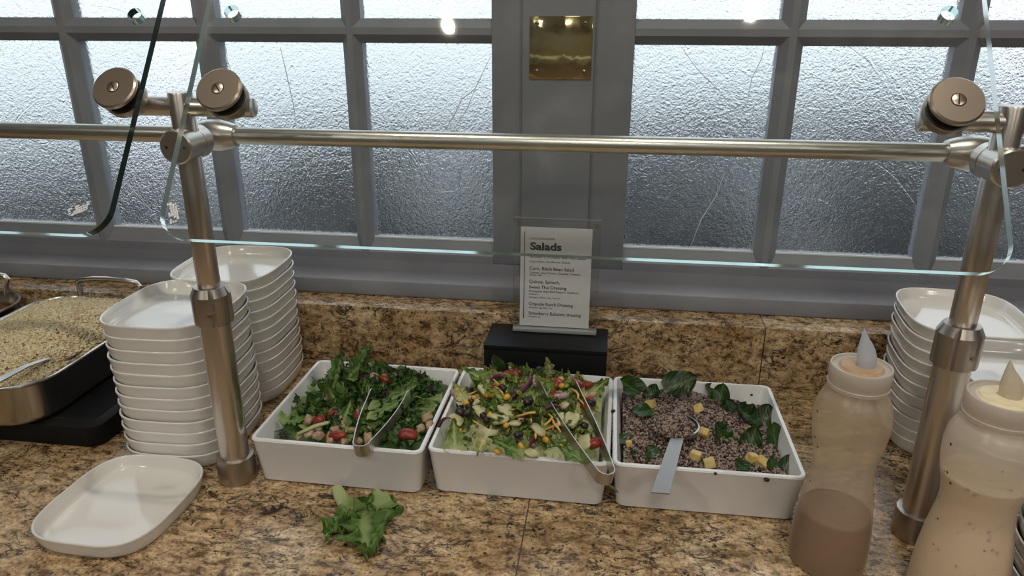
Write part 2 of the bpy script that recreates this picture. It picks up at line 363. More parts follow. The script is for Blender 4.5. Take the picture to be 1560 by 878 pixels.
# ================================================================== the setting
# floor, ceiling and far walls of the room behind the camera
FZ, CZ = -0.92, 1.75
struct(boxo('floor', (-4.2, 4.2, -4.2, 1.30, FZ-0.1, FZ), M['floor']), 'brown tiled floor of the dining room')
struct(boxo('ceiling', (-4.2, 4.2, -4.2, 1.30, CZ, CZ+0.1), M['ceil']), 'off white ceiling with round downlights')
struct(boxo('wall_back', (-4.2, 4.2, -4.3, -4.2, FZ, CZ), M['wallm']), 'plain olive brown wall behind the camera')
struct(boxo('wall_left', (-4.3, -4.2, -4.2, 1.30, FZ, CZ), M['wallm']), 'plain olive brown wall at the left')
struct(boxo('wall_right', (4.2, 4.3, -4.2, 1.30, FZ, CZ), M['wallm']), 'plain olive brown wall at the right')
struct(boxo('ground_outside', (-40, 40, 1.5, 90, -1.25, -1.05), M['ground']), 'street paving seen through the textured window glass')

# window wall: everything round the two windows
YF, YP = 1.193, 1.207
XL0, XL1, XR0, XR1 = -3.40, -0.192, 0.028, 3.24
def wallbox(name, b, lab): return struct(boxo(name, b, M['paint'], bev=0.002), lab)
wallbox('wall_front', (-4.2, 4.2, YF, 1.30, FZ, 0.150), 'grey painted wall below the windows')
wallbox('wall_front', (-4.2, 4.2, YF, 1.30, 1.28, CZ), 'grey painted wall above the windows')
wallbox('wall_front', (-4.2, XL0, YF, 1.30, 0.150, 1.28), 'grey painted wall at the far left of the windows')
wallbox('wall_front', (XR1, 4.2, YF, 1.30, 0.150, 1.28), 'grey painted wall at the far right of the windows')
wallbox('wall_front', (XL1, XR0, YF, 1.30, 0.150, 1.28), 'grey painted pier between the two windows')
struct(boxo('trim_1', (-0.143, -0.032, YF-0.010, YF, 0.130, 1.28), M['paint'], bev=0.0025), 'raised grey cover strip on the pier between the windows')
# sill
bm = bmesh.new(); box(bm, -4.2, 4.2, 1.137, YF+0.01, 0.1025, 0.1305, 0.003)
struct(mk('trim_2', bm, M['paint']), 'long grey painted window sill above the granite splashback')
# a glazed window: bars with sloping sides, each pane an object
ROWS = [(0.186, 0.511), (0.548, 0.873), (0.910, 1.235)]
def bar(name, horizontal, a0, a1, c0, c1, parent):
    """trapezoid glazing bar between pane edges c0..c1, running a0..a1"""
    mid0, mid1 = c0+(c1-c0)*0.36, c1-(c1-c0)*0.36
    pr = [(c0, YP+0.004), (c0, YP-0.001), (mid0, YF-0.001), (mid1, YF-0.001), (c1, YP-0.001), (c1, YP+0.02), (c0, YP+0.02)]
    pr = [(c0, YP+0.02), (c0, YP-0.002), (mid0, YF), (mid1, YF), (c1, YP-0.002), (c1, YP+0.02)]
    if not horizontal: pr = [(c, y-(0.0006 if y < YP+0.01 else 0)) for c, y in pr]
    bm = bmesh.new()
    if horizontal: loft(bm, [[Vector((a, y, c)) for c, y in pr] for a in (a0, a1)])
    else: loft(bm, [[Vector((c, y, a)) for c, y in pr] for a in (a0, a1)])
    return mk(name, bm, M['paint'], parent, smooth=False)
def slope(parent, name, pts):
    bm = bmesh.new(); bm.faces.new([bm.verts.new(p) for p in pts]); return mk(name, bm, M['paint'], parent, smooth=False)
def window(name, cols, x0, x1, lab):
    w = empty(name, (0, 0, 0)); struct(w, lab)
    zb, zt = 0.150, 1.28
    e = 0.0003
    # fixed frame rails (bottom/top) with a bead sloping to the glass
    for nm, c0, c1 in (('bottom_rail', zb, ROWS[0][0]), ('top_rail', ROWS[-1][1], zt)):
        if nm == 'bottom_rail': pr = [(c0-0.004, YP+0.02), (c0-0.004, YF+e), (c0+0.013, YF+e), (c0+0.016, YF+0.004), (c1, YP-0.002), (c1, YP+0.02)]
        else: pr = [(c0, YP+0.02), (c0, YP-0.002), (c1-0.02, YF+e), (c1, YF+e), (c1, YP+0.02)]
        bm = bmesh.new(); loft(bm, [[Vector((a, y, c)) for c, y in pr] for a in (x0, x1)]); mk(nm, bm, M['paint'], w, smooth=False)
    for k in range(len(ROWS)-1): bar('glazing_bar', True, x0, x1, ROWS[k][1], ROWS[k+1][0], w)
    for k in range(len(cols)-1): bar('glazing_bar', False, zb, zt, cols[k][1], cols[k+1][0], w)
    panes = None
    for (a, b) in cols:
        for (c, d) in ROWS:
            bm = bmesh.new(); box(bm, a-0.004, b+0.004, YP, YP+0.004, c-0.004, d+0.004)
            mk('pane', bm, M['pane'], w, smooth=False)
    # white weathered bead of putty along the foot and right side of the lowest panes
    for (a, b) in cols:
        boxo('putty_line', (a, b, YP-0.003, YP, ROWS[0][0], ROWS[0][0]+0.0025), M['paper'], w)
    return w
def crease(win, pts, r=0.0008):
    bm = bmesh.new(); P = [at_y(x, y, YP-0.0004) for x, y in pts]; tube_path(bm, P, [r*0.5]+[r]*(len(P)-2)+[r*0.4], 6); mk('glass_crease', bm, M['crease'], win)
PW, PG = 0.2125, 0.0355
colsL = []
x = XL1
while x-PW > XL0: colsL.append((x-PW, x)); x -= PW+PG
colsL[1] = (-0.649, -0.436); colsL.sort(); colsL[0] = (XL0, colsL[0][1])
colsR = []; x = XR0
while x+PW < XR1: colsR.append((x, x+PW)); x += PW+PG
colsR[-1] = (colsR[-1][0], XR1)
w1 = window('window_1', colsL, XL0, XL1, 'grey window with textured glass panes left of the brass plate')
w2 = window('window_2', colsR, XR0, XR1, 'grey window with textured glass panes right of the brass plate')

for pts in ([(748, 85), (724, 135), (703, 152), (690, 180), (672, 206)], [(724, 135), (712, 165), (692, 198)], [(668, 232), (650, 258), (634, 286), (620, 302)], [(427, 72), (436, 110), (447, 160), (452, 195)], [(458, 225), (466, 255), (475, 278)], [(170, 252), (198, 285), (232, 322)], [(182, 262), (205, 290)]): crease(w1, pts, 0.0007)
for pts in ([(1038, 72), (1062, 105), (1092, 135), (1124, 172)], [(1164, 72), (1160, 90), (1145, 120), (1132, 190)], [(1105, 262), (1090, 300), (1068, 335), (1052, 376)], [(1292, 70), (1322, 92), (1345, 125)], [(1372, 165), (1385, 185), (1398, 205)]): crease(w2, pts, 0.0006)

# granite counter and splashback, each two slabs with a filled joint
ct = empty('granite_countertop', (0, 0.7, -0.03)); tag(ct, 'speckled brown granite countertop under the salad dishes', 'countertop')
SEAM = -0.078
inv = ct.matrix_world.inverted
def child_box(name, b, mat, par, bev=0.0):
    l = par.location; return boxo(name, (b[0]-l.x, b[1]-l.x, b[2]-l.y, b[3]-l.y, b[4]-l.z, b[5]-l.z), mat, par, bev)
child_box('granite_slab', (-3.0, SEAM-0.0006, 0.30, 1.0995, -0.03, 0), M['granite'], ct, 0.0008)
child_box('granite_slab', (SEAM+0.0006, 3.0, 0.30, 1.0995, -0.03, 0), M['granite'], ct, 0.0008)
child_box('joint', (SEAM-0.0008, SEAM+0.0008, 0.302, 1.085, -0.029, -0.0006), M['seam'], ct)
bs = empty('granite_splashback', (0, 1.10, 0)); tag(bs, 'low granite splashback along the foot of the window sill', 'splashback')
child_box('granite_slab', (-3.0, 0.2495, 1.086, 1.1925, 0.0003, 0.1022), M['granite'], bs, 0.0015)
child_box('granite_slab', (0.2505, 3.0, 1.086, 1.1925, 0.0003, 0.1022), M['granite'], bs, 0.0015)
cb = boxo('counter_base', (-2.9, 2.9, 0.38, 1.19, FZ, -0.0302), M['base']); tag(cb, 'dark wooden base below the granite countertop', 'counter base')
cb['kind'] = 'structure'

# ------------------------------------------------------------------ ceiling downlights and added fill lamps
def downlight(x, y, r, st, col, lab, grp=None):
    e = empty('ceiling_downlight_or_fill', (x, y, CZ)); tag(e, lab, 'ceiling lamp', grp)
    bm = bmesh.new(); lathe(bm, [(r*1.05, -0.001), (r*1.35, -0.001), (r*1.32, -0.006), (r*1.05, -0.008)], 32, cap0=False, cap1=False); mk('ring', bm, M['ceil'], e)
    bm = bmesh.new(); lathe(bm, [(r*1.05, -0.003), (r*0.5, -0.0032)], 32); mk('lens', bm, emit('lamp_glow', col, st), e)
downlight(-0.442, 0.375, 0.015, SPOT_STRENGTH*2.5, (1, 0.91, 0.78), 'small warm ceiling downlight above the left part of the counter')
downlight(0.330, 0.410, 0.016, SPOT_STRENGTH*2.8, (1, 0.91, 0.78), 'small warm ceiling downlight above the right part of the counter')
for i, (x, y) in enumerate(((-1.6, -1.0), (0.1, -1.0), (1.7, -1.0), (-1.6, -2.8), (0.1, -2.8), (1.7, -2.8))):
    downlight(x, y, 0.20, FILL_STRENGTH, (1, 0.95, 0.88), 'broad round fill lamp added over the dining room', 'added fill lamps')  # broad lamps added out of view behind the camera as fill light

# ================================================================== sneeze guard
Tn = Vector((0, 0.5947, 0.8039)); Nn = Vector((0, -0.8039, 0.5947)); GP0 = Vector((0, 0.625, 0.355)); GT = 0.008
def glass_panel(name, x0, x1, h, r, holes, lab):
    """rounded sheet in the plane spanned by x and Tn with drilled holes"""
    cu = bpy.data.curves.new('tmp', 'CURVE'); cu.dimensions = '2D'; cu.fill_mode = 'BOTH'; cu.extrude = GT/2
    def spl(pts):
        s = cu.splines.new('POLY'); s.points.add(len(pts)-1); s.use_cyclic_u = True
        for p, q in zip(s.points, pts): p.co = (q[0], q[1], 0, 1)
    spl(rrect(x1-x0, h, r, 8, (x0+x1)/2, h/2))
    for hx, hs, hr in holes: spl([(hx+hr*math.cos(2*math.pi*i/28), hs+hr*math.sin(2*math.pi*i/28)) for i in range(28)])
    to = bpy.data.objects.new('tmp', cu); COL.objects.link(to)
    dg = bpy.context.evaluated_depsgraph_get(); me = bpy.data.meshes.new_from_object(to.evaluated_get(dg)); bpy.data.objects.remove(to); bpy.data.curves.remove(cu)
    me.materials.clear(); me.materials.append(M['glass']); me.materials.append(M['gedge']); me.materials.append(M['gdark'])
    for p in me.polygons:
        p.material_index = 0 if abs(p.normal.z) > 0.5 else 2 if p.normal.x > 0.3 and x1 < 0 else 1
    mt = Matrix(((1, 0, 0), (0, Tn.y, Nn.y), (0, Tn.z, Nn.z))).to_4x4(); mt.translation = GP0
    me.transform(mt); o = mkm(name, me, None, smooth=False)
    tag(o, lab, 'glass panel'); return o
gc = [(-0.3967, 0.2500, 0.0078), (0.3022, 0.2500, 0.0078), (-0.389, 0.1560, 0.0062), (0.2993, 0.1560, 0.0062)]
glass_panel('sneeze_guard_glass', -0.4253, 0.3351, 0.40, 0.028, gc, 'wide clear glass sheet with rounded corners above the three salad dishes')
glass_panel('sneeze_guard_glass', -1.25, -0.478, 0.40, 0.028, [(-0.5039, 0.2464, 0.0078), (-0.501, 0.1560, 0.0062)], 'clear glass sheet with thick green edge at the left above the rice')

def guard_post(px, py, sides, lab):
    e = empty('sneeze_guard_post', (px, py, 0)); tag(e, lab, 'post')
    bm = bmesh.new(); lathe(bm, [(0.0235, 0.0005), (0.0238, 0.003), (0.0232, 0.030), (0.0225, 0.0335), (0.019, 0.0345)], 40); mk('base_ring', bm, M['dsteel'], e)
    cylo('lower_tube', (0, 0, 0.034), (0, 0, 0.222), 0.0178, M['steel'], e)
    c = empty('tmp'); bpy.data.objects.remove(c)
    # coupling with flutes
    bm = bmesh.new(); N = 48
    def ring(r, z, dep): return [Vector(((r-(dep if i % 8 == 0 else 0))*math.cos(2*math.pi*i/N), (r-(dep if i % 8 == 0 else 0))*math.sin(2*math.pi*i/N), z)) for i in range(N)]
    loft(bm, [ring(0.0185, 0.2165, 0), ring(0.0215, 0.2165, 0.002), ring(0.0222, 0.219, 0.002), ring(0.0222, 0.252, 0.002), ring(0.0175, 0.2615, 0.0), ring(0.013, 0.262, 0)])
    col = mk('coupling', bm, M['dsteel'], e, angle=25)
    cylo('set_screw', (0.0072, -0.0200, 0.232), (0.0077, -0.0226, 0.232), 0.0024, M['screwhead'], col, seg=12)
    cylo('upper_tube', (0, 0, 0.26), (0, 0, 0.479), 0.0128, M['steel'], e, 0.0015)
    # arm carrying the glass clamps
    ax0, ax1 = sides
    cylo('cross_arm', (ax0-px, 0, 0.464), (ax1-px, 0, 0.464), 0.0102, M['steelx'], e, 0.002)
    # rail joint: stub through the post, neck and sleeve on the rail behind
    j = mk('rail_joint', (lambda b: (lathe(b, [(0.0165, 0), (0.0182, 0.0015), (0.0182, 0.030), (0.0174, 0.0305), (0.0174, 0.0325), (0.0182, 0.033), (0.0182, 0.046), (0.012, 0.052), (0.0105, 0.060)], 40, axis_mat((0, -0.024, 0.4245), (0, 1, 0))), b)[1])(bmesh.new()), M['steel'], e)
    for s in (-1, 1): cylo('pin_hole', (s*0.010, -0.0236, 0.4245), (s*0.010, -0.0243, 0.4245), 0.0018, M['slot'], j, seg=10)
    bm = bmesh.new(); lathe(bm, [(0.0100, -0.026), (0.0125, -0.0255), (0.0150, -0.018), (0.0178, -0.006), (0.0178, 0.006), (0.0150, 0.018), (0.0125, 0.0255), (0.0100, 0.026)], 36, axis_mat((0, 0.060, 0.4245), (1, 0, 0))); mk('rail_sleeve', bm, M['steelx'], e)
    return e
def glass_clamp(parent, x, s=0.156, ang=0.6):
    P = GP0 + Tn*s; P.x = x; P = P - Vector(parent.location)
    am = axis_mat(P, Nn)
    bm = bmesh.new(); lathe(bm, [(0.0215, 0.0115), (0.0232, 0.0100), (0.0232, 0.0065), (0.0215, 0.0055), (0.0212, GT/2+0.0012)], 44, am); d = mk('clamp_disc', bm, M['bronze'], parent)
    bm = bmesh.new(); lathe(bm, [(0.0200, GT/2+0.0012), (0.0200, GT/2+0.0001)], 36, am); mk('gasket', bm, M['rubber'], parent)
    bm = bmesh.new(); lathe(bm, [(0.0200, -GT/2-0.0001), (0.0200, -GT/2-0.0015)], 36, am); mk('gasket', bm, M['rubber'], parent)
    bm = bmesh.new(); lathe(bm, [(0.0215, -GT/2-0.0015), (0.0222, -GT/2-0.004), (0.0215, -0.014), (0.015, -0.017), (0.011, -0.030)], 40, am); mk('clamp_body', bm, M['dsteel'], parent)
    bm = bmesh.new(); lathe(bm, [(0.0058, 0.0112), (0.0058, 0.0121), (0.0053, 0.0124)], 24, am); mk('screw', bm, M['bronze'], d)
    bm = bmesh.new(); lathe(bm, [(0.0066, 0.01152), (0.0060, 0.01156)], 24, am); mk('screw_recess', bm, M['slot'], d)
    bm = bmesh.new(); box(bm, -0.0052, 0.0052, -0.0006, 0.0006, 0.0122, 0.0126); bm.transform(am @ Matrix.Rotation(ang, 4, 'Z')); mk('screw_slot', bm, M['slot'], d)
pl = guard_post(-0.4529, 0.7467, (-0.520, -0.372), 'brushed steel sneeze guard post between the plate stacks and the leafy salad')
glass_clamp(pl, -0.501, ang=-1.0); glass_clamp(pl, -0.389, ang=-0.9)
pr_ = guard_post(0.3635, 0.7467, (0.284, 0.430), 'brushed steel sneeze guard post between the two dressing bottles')
glass_clamp(pr_, 0.2993, ang=1.45)
bm = bmesh.new(); cyl(bm, (-1.6, 0.8067, 0.4245), (1.1, 0.8067, 0.4245), 0.0096, 0.001); tag(mk('sneeze_guard_rail', bm, M['steelx']), 'long horizontal brushed steel rail running behind the glass', 'rail')

# ================================================================== brass plate
e = empty('brass_plate', (-0.0836, YF-0.010, 0.5065)); tag(e, 'small polished brass plate screwed to the pier between the windows', 'plate')
bm = bmesh.new(); box(bm, -0.0478, 0.0478, -0.0022, 0, -0.0460, 0.0460, 0.0008); mk('sheet', bm, M['brass'], e)
for sx in (-1, 1):
    for sz in (-1, 1):
        bm = bmesh.new(); lathe(bm, [(0.0036, 0), (0.0034, 0.0012), (0.002, 0.0022)], 16, axis_mat((sx*0.0365, -0.0021, sz*0.035), (0, -1, 0))); sc = mk('screw', bm, M['screwhead'], e)
        bm = bmesh.new(); box(bm, sx*0.0365-0.0017, sx*0.0365+0.0017, -0.0046, -0.0042, sz*0.035-0.0004, sz*0.035+0.0004); box(bm, sx*0.0365-0.0004, sx*0.0365+0.0004, -0.0046, -0.0042, sz*0.035-0.0017, sz*0.035+0.0017); mk('cross_slot', bm, M['slot'], sc)

# ================================================================== black riser and menu sign
ri = empty('display_riser', (-0.084, 1.042, 0)); tag(ri, 'black rectangular riser box behind the middle salad dish', 'riser')
bm = bmesh.new(); box(bm, -0.0925, 0.0925, -0.0420, 0.0415, 0.0005, 0.0795, 0.0006); mk('body', bm, M['black'], ri)
bm = bmesh.new(); box(bm, -0.0930, 0.0930, -0.0425, 0.0420, 0.0800, 0.0868, 0.0006); mk('lid', bm, M['black'], ri)
SX, SY, SZ = -0.0745, 1.064, 0.0870
sg = empty('menu_sign', (SX, SY, SZ)); sg.rotation_euler = (-0.06, 0.0, 0.0); tag(sg, 'small white salad menu card in a clear acrylic holder on the black riser', 'sign')
def acr(name, b, mat=None):
    bm = bmesh.new(); box(bm, *b); o = mk(name, bm, None, sg, smooth=False); me = o.data
    me.materials.append(M['acrylic']); me.materials.append(M['acedge'])
    for p in me.polygons: p.material_index = 0 if abs(p.normal.y) > 0.5 else 1
    return o
acr('back_panel', (-0.066, 0.066, 0.0020, 0.0045, 0.006, 0.180)); acr('front_panel', (-0.066, 0.066, -0.0025, -0.0004, 0.006, 0.180))
boxo('foot', (-0.0655, 0.0655, -0.010, 0.014, 0.0001, 0.0058), M['acedge'], sg, 0.001)
for sx in (-1, 1):
    for z in (0.0120, 0.1715):
        bm = bmesh.new(); lathe(bm, [(0.0030, 0), (0.0030, 0.0016), (0.0018, 0.0030)], 16, axis_mat((sx*0.0600, -0.0026, z), (0, -1, 0))); mk('magnet_stud', bm, M['pan'], sg)
PWD, PHT, PX0, PZ0 = 0.1085, 0.1585, -0.0555, 0.0075
pap = boxo('menu_card', (PX0, PX0+PWD, 0.0, 0.0012, PZ0, PZ0+PHT), M['paper'], sg)
def text(s, x0, x1, yb, hh, bold=0.0, mat='ink'):
    """x0,x1: zoom pixels across the 565 px wide card; yb baseline, hh cap height in the same pixels"""
    cu = bpy.data.curves.new('t', 'FONT'); cu.body = s; cu.size = 1; cu.offset = bold; cu.resolution_u = 3
    to = bpy.data.objects.new('t', cu); COL.objects.link(to); dg = bpy.context.evaluated_depsgraph_get()
    me = bpy.data.meshes.new_from_object(to.evaluated_get(dg)); bpy.data.objects.remove(to); bpy.data.curves.remove(cu)
    xs = [v.co.x for v in me.vertices]; a, b = min(xs), max(xs); k = PWD/565
    wx = (x1-x0)*k; h = hh*k/0.64
    for v in me.vertices:
        vx, vy = v.co.x, v.co.y
        v.co = (PX0+(x0-155)*k+(vx-a)/(b-a)*wx, -0.00015, PZ0+PHT-(yb-70)*(PHT/760)+vy*h)
    me.materials.clear(); mkm('lettering', me, M[mat], pap, smooth=False)
T = [('LUNCH/DINNER', 228, 428, 162, 15, 0), ('Salads', 232, 483, 238, 54, 0.026), ('Grilled Chicken, Berries Salad', 228, 678, 300, 24, 0), ('Cucumber, Sunflower Seeds', 228, 552, 334, 15, 0),
     ('Corn, Black Bean Salad', 228, 583, 392, 25, 0.004), ('Tomato, Red Onion, Cheddar Cheese', 228, 635, 420, 15, 0), ('Allergen: Milk', 228, 335, 436, 11, 0),
     ('Quinoa, Spinach,', 228, 475, 494, 25, 0.004), ('Sweet Thai Dressing', 228, 530, 536, 25, 0.004), ('Pineapple, Red Bell Pepper, Scallions,', 228, 635, 563, 15, 0), ('Cilantro', 228, 305, 586, 15, 0), ('Allergens: Wheat, Soy, Sesame', 228, 480, 610, 11, 0),
     ('Chipotle Ranch Dressing', 228, 588, 668, 25, 0.004), ('Allergens: Egg, Milk, Soy', 228, 420, 690, 11, 0), ('Strawberry Balsamic dressing', 228, 655, 742, 25, 0.004), ('Allergen: Soy', 228, 328, 762, 11, 0.002)]
for s, a, b, y, h, o in T: text(s, a, b, y, h, o+0.008)
k = PWD/565; kz = PHT/760
boxo('margin_line', (PX0+29*k, PX0+35*k, -0.0003, 0, PZ0+PHT-705*kz, PZ0+PHT-35*kz), M['ink'], pap)
boxo('margin_line', (PX0+29.2*k, PX0+35.2*k, -0.0004, -0.0001, PZ0+PHT-620*kz, PZ0+PHT-330*kz), M['bluebar'], pap)

# ================================================================== plates
def plate_mesh():
    bm = bmesh.new(); A, B, NN = 0.0752, 0.0852, 3.5
    pr = [(0.80, 0.0004), (0.925, 0.0), (0.945, 0.0010), (0.962, 0.0040), (0.982, 0.0120), (0.995, 0.0178), (1.0, 0.0190), (0.999, 0.0202), (0.992, 0.0209), (0.980, 0.0209), (0.971, 0.0202), (0.966, 0.0190), (0.944, 0.0150), (0.925, 0.0085), (0.895, 0.0052), (0.82, 0.0042), (0.4, 0.0040)]
    rings = [[Vector((x, y, z)) for x, y in supell(A*s, B*s, NN+(1-s)*-0.5)] for s, z in pr]
    loft(bm, rings); me = bpy.data.meshes.new('square_plate'); bmesh.ops.recalc_face_normals(bm, faces=bm.faces); bm.to_mesh(me); bm.free()
    me.materials.append(M['plate']); me.polygons.foreach_set('use_smooth', [True]*len(me.polygons)); return me
PM = plate_mesh(); PITCH_P = 0.01640
ORD = ['topmost', 'second', 'third', 'fourth', 'fifth', 'sixth', 'seventh', 'eighth', 'ninth', 'tenth', 'eleventh', 'twelfth', 'thirteenth']
def stack(cx, cy, n, rz, where, grp):
    for i in range(n):
        o = bpy.data.objects.new('square_plate', PM); COL.objects.link(o); j = n-1-i
        o.location = (cx+R.uniform(-.0008, .0008), cy+R.uniform(-.0008, .0008), 0.0002+i*PITCH_P); o.rotation_euler = (0, 0, rz+R.uniform(-.012, .012))
        lab = ('topmost white plate %s' % where) if j == 0 else ('white plate, %s from the top %s' % (ORD[j], where))
        if j == n-1: lab = 'bottom white plate %s' % where
        tag(o, lab, 'plate', grp)
stack(-0.5545, 0.835, 12, 0.03, 'of the stack directly left of the left post', 'plates in the front left stack')
stack(-0.5600, 0.9985, 12, 0.02, 'of the stack at the back behind the left post', 'plates in the back left stack')
stack(0.4770, 0.9850, 11, -0.10, 'of the stack behind the right post', 'plates in the right back stack')
stack(0.4750, 0.8060, 11, 0.0, 'of the stack right of the right post', 'plates in the right middle stack')
stack(0.4950, 0.6250, 8, 0.0, 'of the stack in the bottom right corner', 'plates in the near right stack')
o = bpy.data.objects.new('square_plate', PM); COL.objects.link(o); o.location = (-0.5540, 0.6640, 0.0002); o.rotation_euler = (0, 0, -0.034); tag(o, 'single white plate lying alone on the granite in front of the stacks', 'plate')

# ================================================================== salad dishes
DW, DD, DH, TI = 0.220, 0.2252, 0.064, 0.0068
def dish(cx, cy, rz, lab):
    bm = bmesh.new()
    def rr(ins, z, r): return [Vector((x, y, z)) for x, y in rrect(DW-2*ins, DD-2*ins, r, 6)]
    loft(bm, [rr(TI+0.004, 0.0003, 0.008), rr(TI, 0.0025, 0.011), rr(0.0008, DH-0.004, 0.011), rr(0.0, DH-0.002, 0.0112), rr(0.0012, DH, 0.010), rr(0.0052, DH, 0.007), rr(0.0066, DH-0.0025, 0.006), rr(TI+0.0085, 0.014, 0.008), rr(TI+0.016, 0.0085, 0.008), rr(0.06, 0.0080, 0.008)])
    o = mk('serving_dish', bm, M['dish'], angle=50); o.location = (cx, cy, 0); o.rotation_euler = (0, 0, rz)
    tag(o, lab, 'dish', 'white serving dishes'); return o
D1 = (-0.4257+DW/2, 0.736+DD/2, -0.010); D2 = (-0.2022+DW/2, 0.7425+DD/2, -0.012); D3 = (0.0190+DW/2, 0.7438+DD/2, 0.002)
dish(*D1, 'square white porcelain dish holding the leafy green salad, leftmost of three')
dish(*D2, 'square white porcelain dish holding the corn and bean salad, middle of three')
dish(*D3, 'square white porcelain dish holding the quinoa salad, rightmost of three')
def in_dish(D, u, v):
    """u,v in -1..1 across the inside of the dish"""
    x, y = u*(DW/2-0.012), v*(DD/2-0.012); c, s = math.cos(D[2]), math.sin(D[2]); return D[0]+x*c-y*s, D[1]+x*s+y*c
def uv_of(D, x, y):
    dx, dy = x-D[0], y-D[1]; c, s = math.cos(D[2]), math.sin(D[2]); return (dx*c+dy*s)/(DW/2-0.012), (-dx*s+dy*c)/(DD/2-0.012)
def nz(x, y, k, s=0): return noise.noise(Vector((x*k+s, y*k-s, s*1.7)))
def H1(u, v): return 0.050 + 0.020*(1-u*u)*(0.4+0.6*(v+1)/2) - 0.010*max(0, abs(v)-0.6) + 0.004*nz(u, v, 3, 1)
def H2(u, v): return 0.054 + 0.036*(1-u**4)*(1-v**4)*(0.75+0.25*v) + 0.004*nz(u, v, 3, 2)
def H3(u, v): return 0.047 + 0.016*math.exp(-((u+0.1)**2+(v-0.55)**2)*2.2) + 0.012*math.exp(-((u+0.30)**2+(v+0.45)**2)*7) + 0.004*nz(u, v, 4, 3) - 0.010*max(0, u*0.5+v*0.5-0.35)
def mound(name, D, H, mat, lab, cat, zb=0.012, N=40):
    bm = bmesh.new(); g = [[None]*(N+1) for _ in range(N+1)]
    for i in range(N+1):
        for j in range(N+1):
            u, v = -1+2*i/N, -1+2*j/N; x, y = in_dish(D, u*0.985, v*0.985); g[i][j] = bm.verts.new((x, y, H(u, v)-0.006+0.0015*nz(u, v, 18, 5)))
    for i in range(N):
        for j in range(N): bm.faces.new((g[i][j], g[i+1][j], g[i+1][j+1], g[i][j+1]))
    rim = [g[i][0] for i in range(N+1)]+[g[N][j] for j in range(1, N+1)]+[g[i][N] for i in range(N-1, -1, -1)]+[g[0][j] for j in range(N-1, 0, -1)]
    low = [bm.verts.new((D[0]+(v.co.x-D[0])*0.93, D[1]+(v.co.y-D[1])*0.93, zb)) for v in rim]; n = len(rim)
    for i in range(n): bm.faces.new((rim[i], rim[(i+1) % n], low[(i+1) % n], low[i]))
    bm.faces.new(low)
    o = mk(name, bm, mat); tag(o, lab, cat, kind='stuff'); return o

# ---- leaf shapes
def leaf_mesh(name, mat, L, Wd, seed, ruffle=0.004, freq=9, lobes=0.0, lobn=5, curl=0.3, cup=0.25, base=0.25, tip=0.35, nu=16, nv=6, stem=0.0, twist=0.0, rnd=0.75):
    rr = random.Random(seed); bm = bmesh.new(); uvl = bm.loops.layers.uv.new('UVMap'); g = []; ph = rr.uniform(0, 6); ph2 = rr.uniform(0, 6)
    for i in range(nu+1):
        t = i/nu
        w = math.sin(math.pi*min(1, (t+0.02))**(0.75))**rnd if tip else 1
        w = max(w, 0.0); w = Wd*(base*(1-t)**2*(1-t) + (1-base)*w + 0.02)
        row = []
        for j in range(-nv, nv+1):
            v = j/nv; sd = 7.3 if j > 0 else 1.1
            if lobes >= 0: lb = 1-lobes*(0.5+0.5*math.cos(2*math.pi*lobn*t+(0.8 if j > 0 else 0)))*min(1, t*4)
            else: lb = 1+lobes*(0.45+1.1*noise.noise(Vector((t*lobn, sd, seed*1.37)))+0.5*noise.noise(Vector((t*lobn*2.7, sd, seed))))*min(1, t*4)
            a = abs(v)
            x = v*w*(lb if a > 0.34 else 1) + (ruffle*0.7*a*noise.noise(Vector((t*freq, v*2, seed+9.1))) if lobes < 0 else 0)
            y = L*t + (0.25*Wd*lobes*a if lobes else 0)
            z = cup*a*a*w + ruffle*a*a*math.sin(freq*2*math.pi*t*0.5+ph+(1.3 if j > 0 else 0)) + ruffle*0.8*a*math.sin(freq*3.1*t+ph2+v*2.5)
            if lobes < 0: z = cup*a*a*w + 2.1*ruffle*a*noise.noise(Vector((t*freq*0.9, v*1.6, seed*0.7))) + 0.9*ruffle*a*a*noise.noise(Vector((t*freq*2.3, v*3, seed)))
            th = curl*t*2; yy = y if abs(curl) < 1e-4 else L*math.sin(th)/(curl*2) + (y-L*t)*math.cos(th); zz = (0 if abs(curl) < 1e-4 else L*(1-math.cos(th))/(curl*2))
            tw = twist*t; nx, nzv = x*math.cos(tw)-z*math.sin(tw), x*math.sin(tw)+z*math.cos(tw)
            row.append((bm.verts.new((nx+rr.uniform(-1, 1)*ruffle*0.08, yy-nzv*math.sin(th), zz+nzv*math.cos(th))), (0.5+v*0.5, t)))
        g.append(row)
    for i in range(nu):
        for j in range(2*nv):
            q = (g[i][j], g[i][j+1], g[i+1][j+1], g[i+1][j]); f = bm.faces.new([c[0] for c in q])
            for l, c in zip(f.loops, q): l[uvl].uv = c[1]
    if stem:
        r0 = [Vector((0.0011*math.cos(2*math.pi*k/6), -stem, 0.0011*math.sin(2*math.pi*k/6)-0.001)) for k in range(6)]
        r1 = [Vector((0.0009*math.cos(2*math.pi*k/6), L*0.15, 0.0009*math.sin(2*math.pi*k/6))) for k in range(6)]
        vs = [[bm.verts.new(p) for p in r] for r in (r0, r1)]
        for k in range(6):
            f = bm.faces.new((vs[0][k], vs[0][(k+1) % 6], vs[1][(k+1) % 6], vs[1][k]))
            for l in f.loops: l[uvl].uv = (0.5, 0.1)
    ys = [v.co for v in bm.verts]; c = sum(ys, Vector())/len(ys)
    for v in bm.verts: v.co -= Vector((0, L*0.5, c.z))
    me = bpy.data.meshes.new(name); bm.to_mesh(me); bm.free(); me.materials.append(M[mat]); me.polygons.foreach_set('use_smooth', [True]*len(me.polygons)); return me
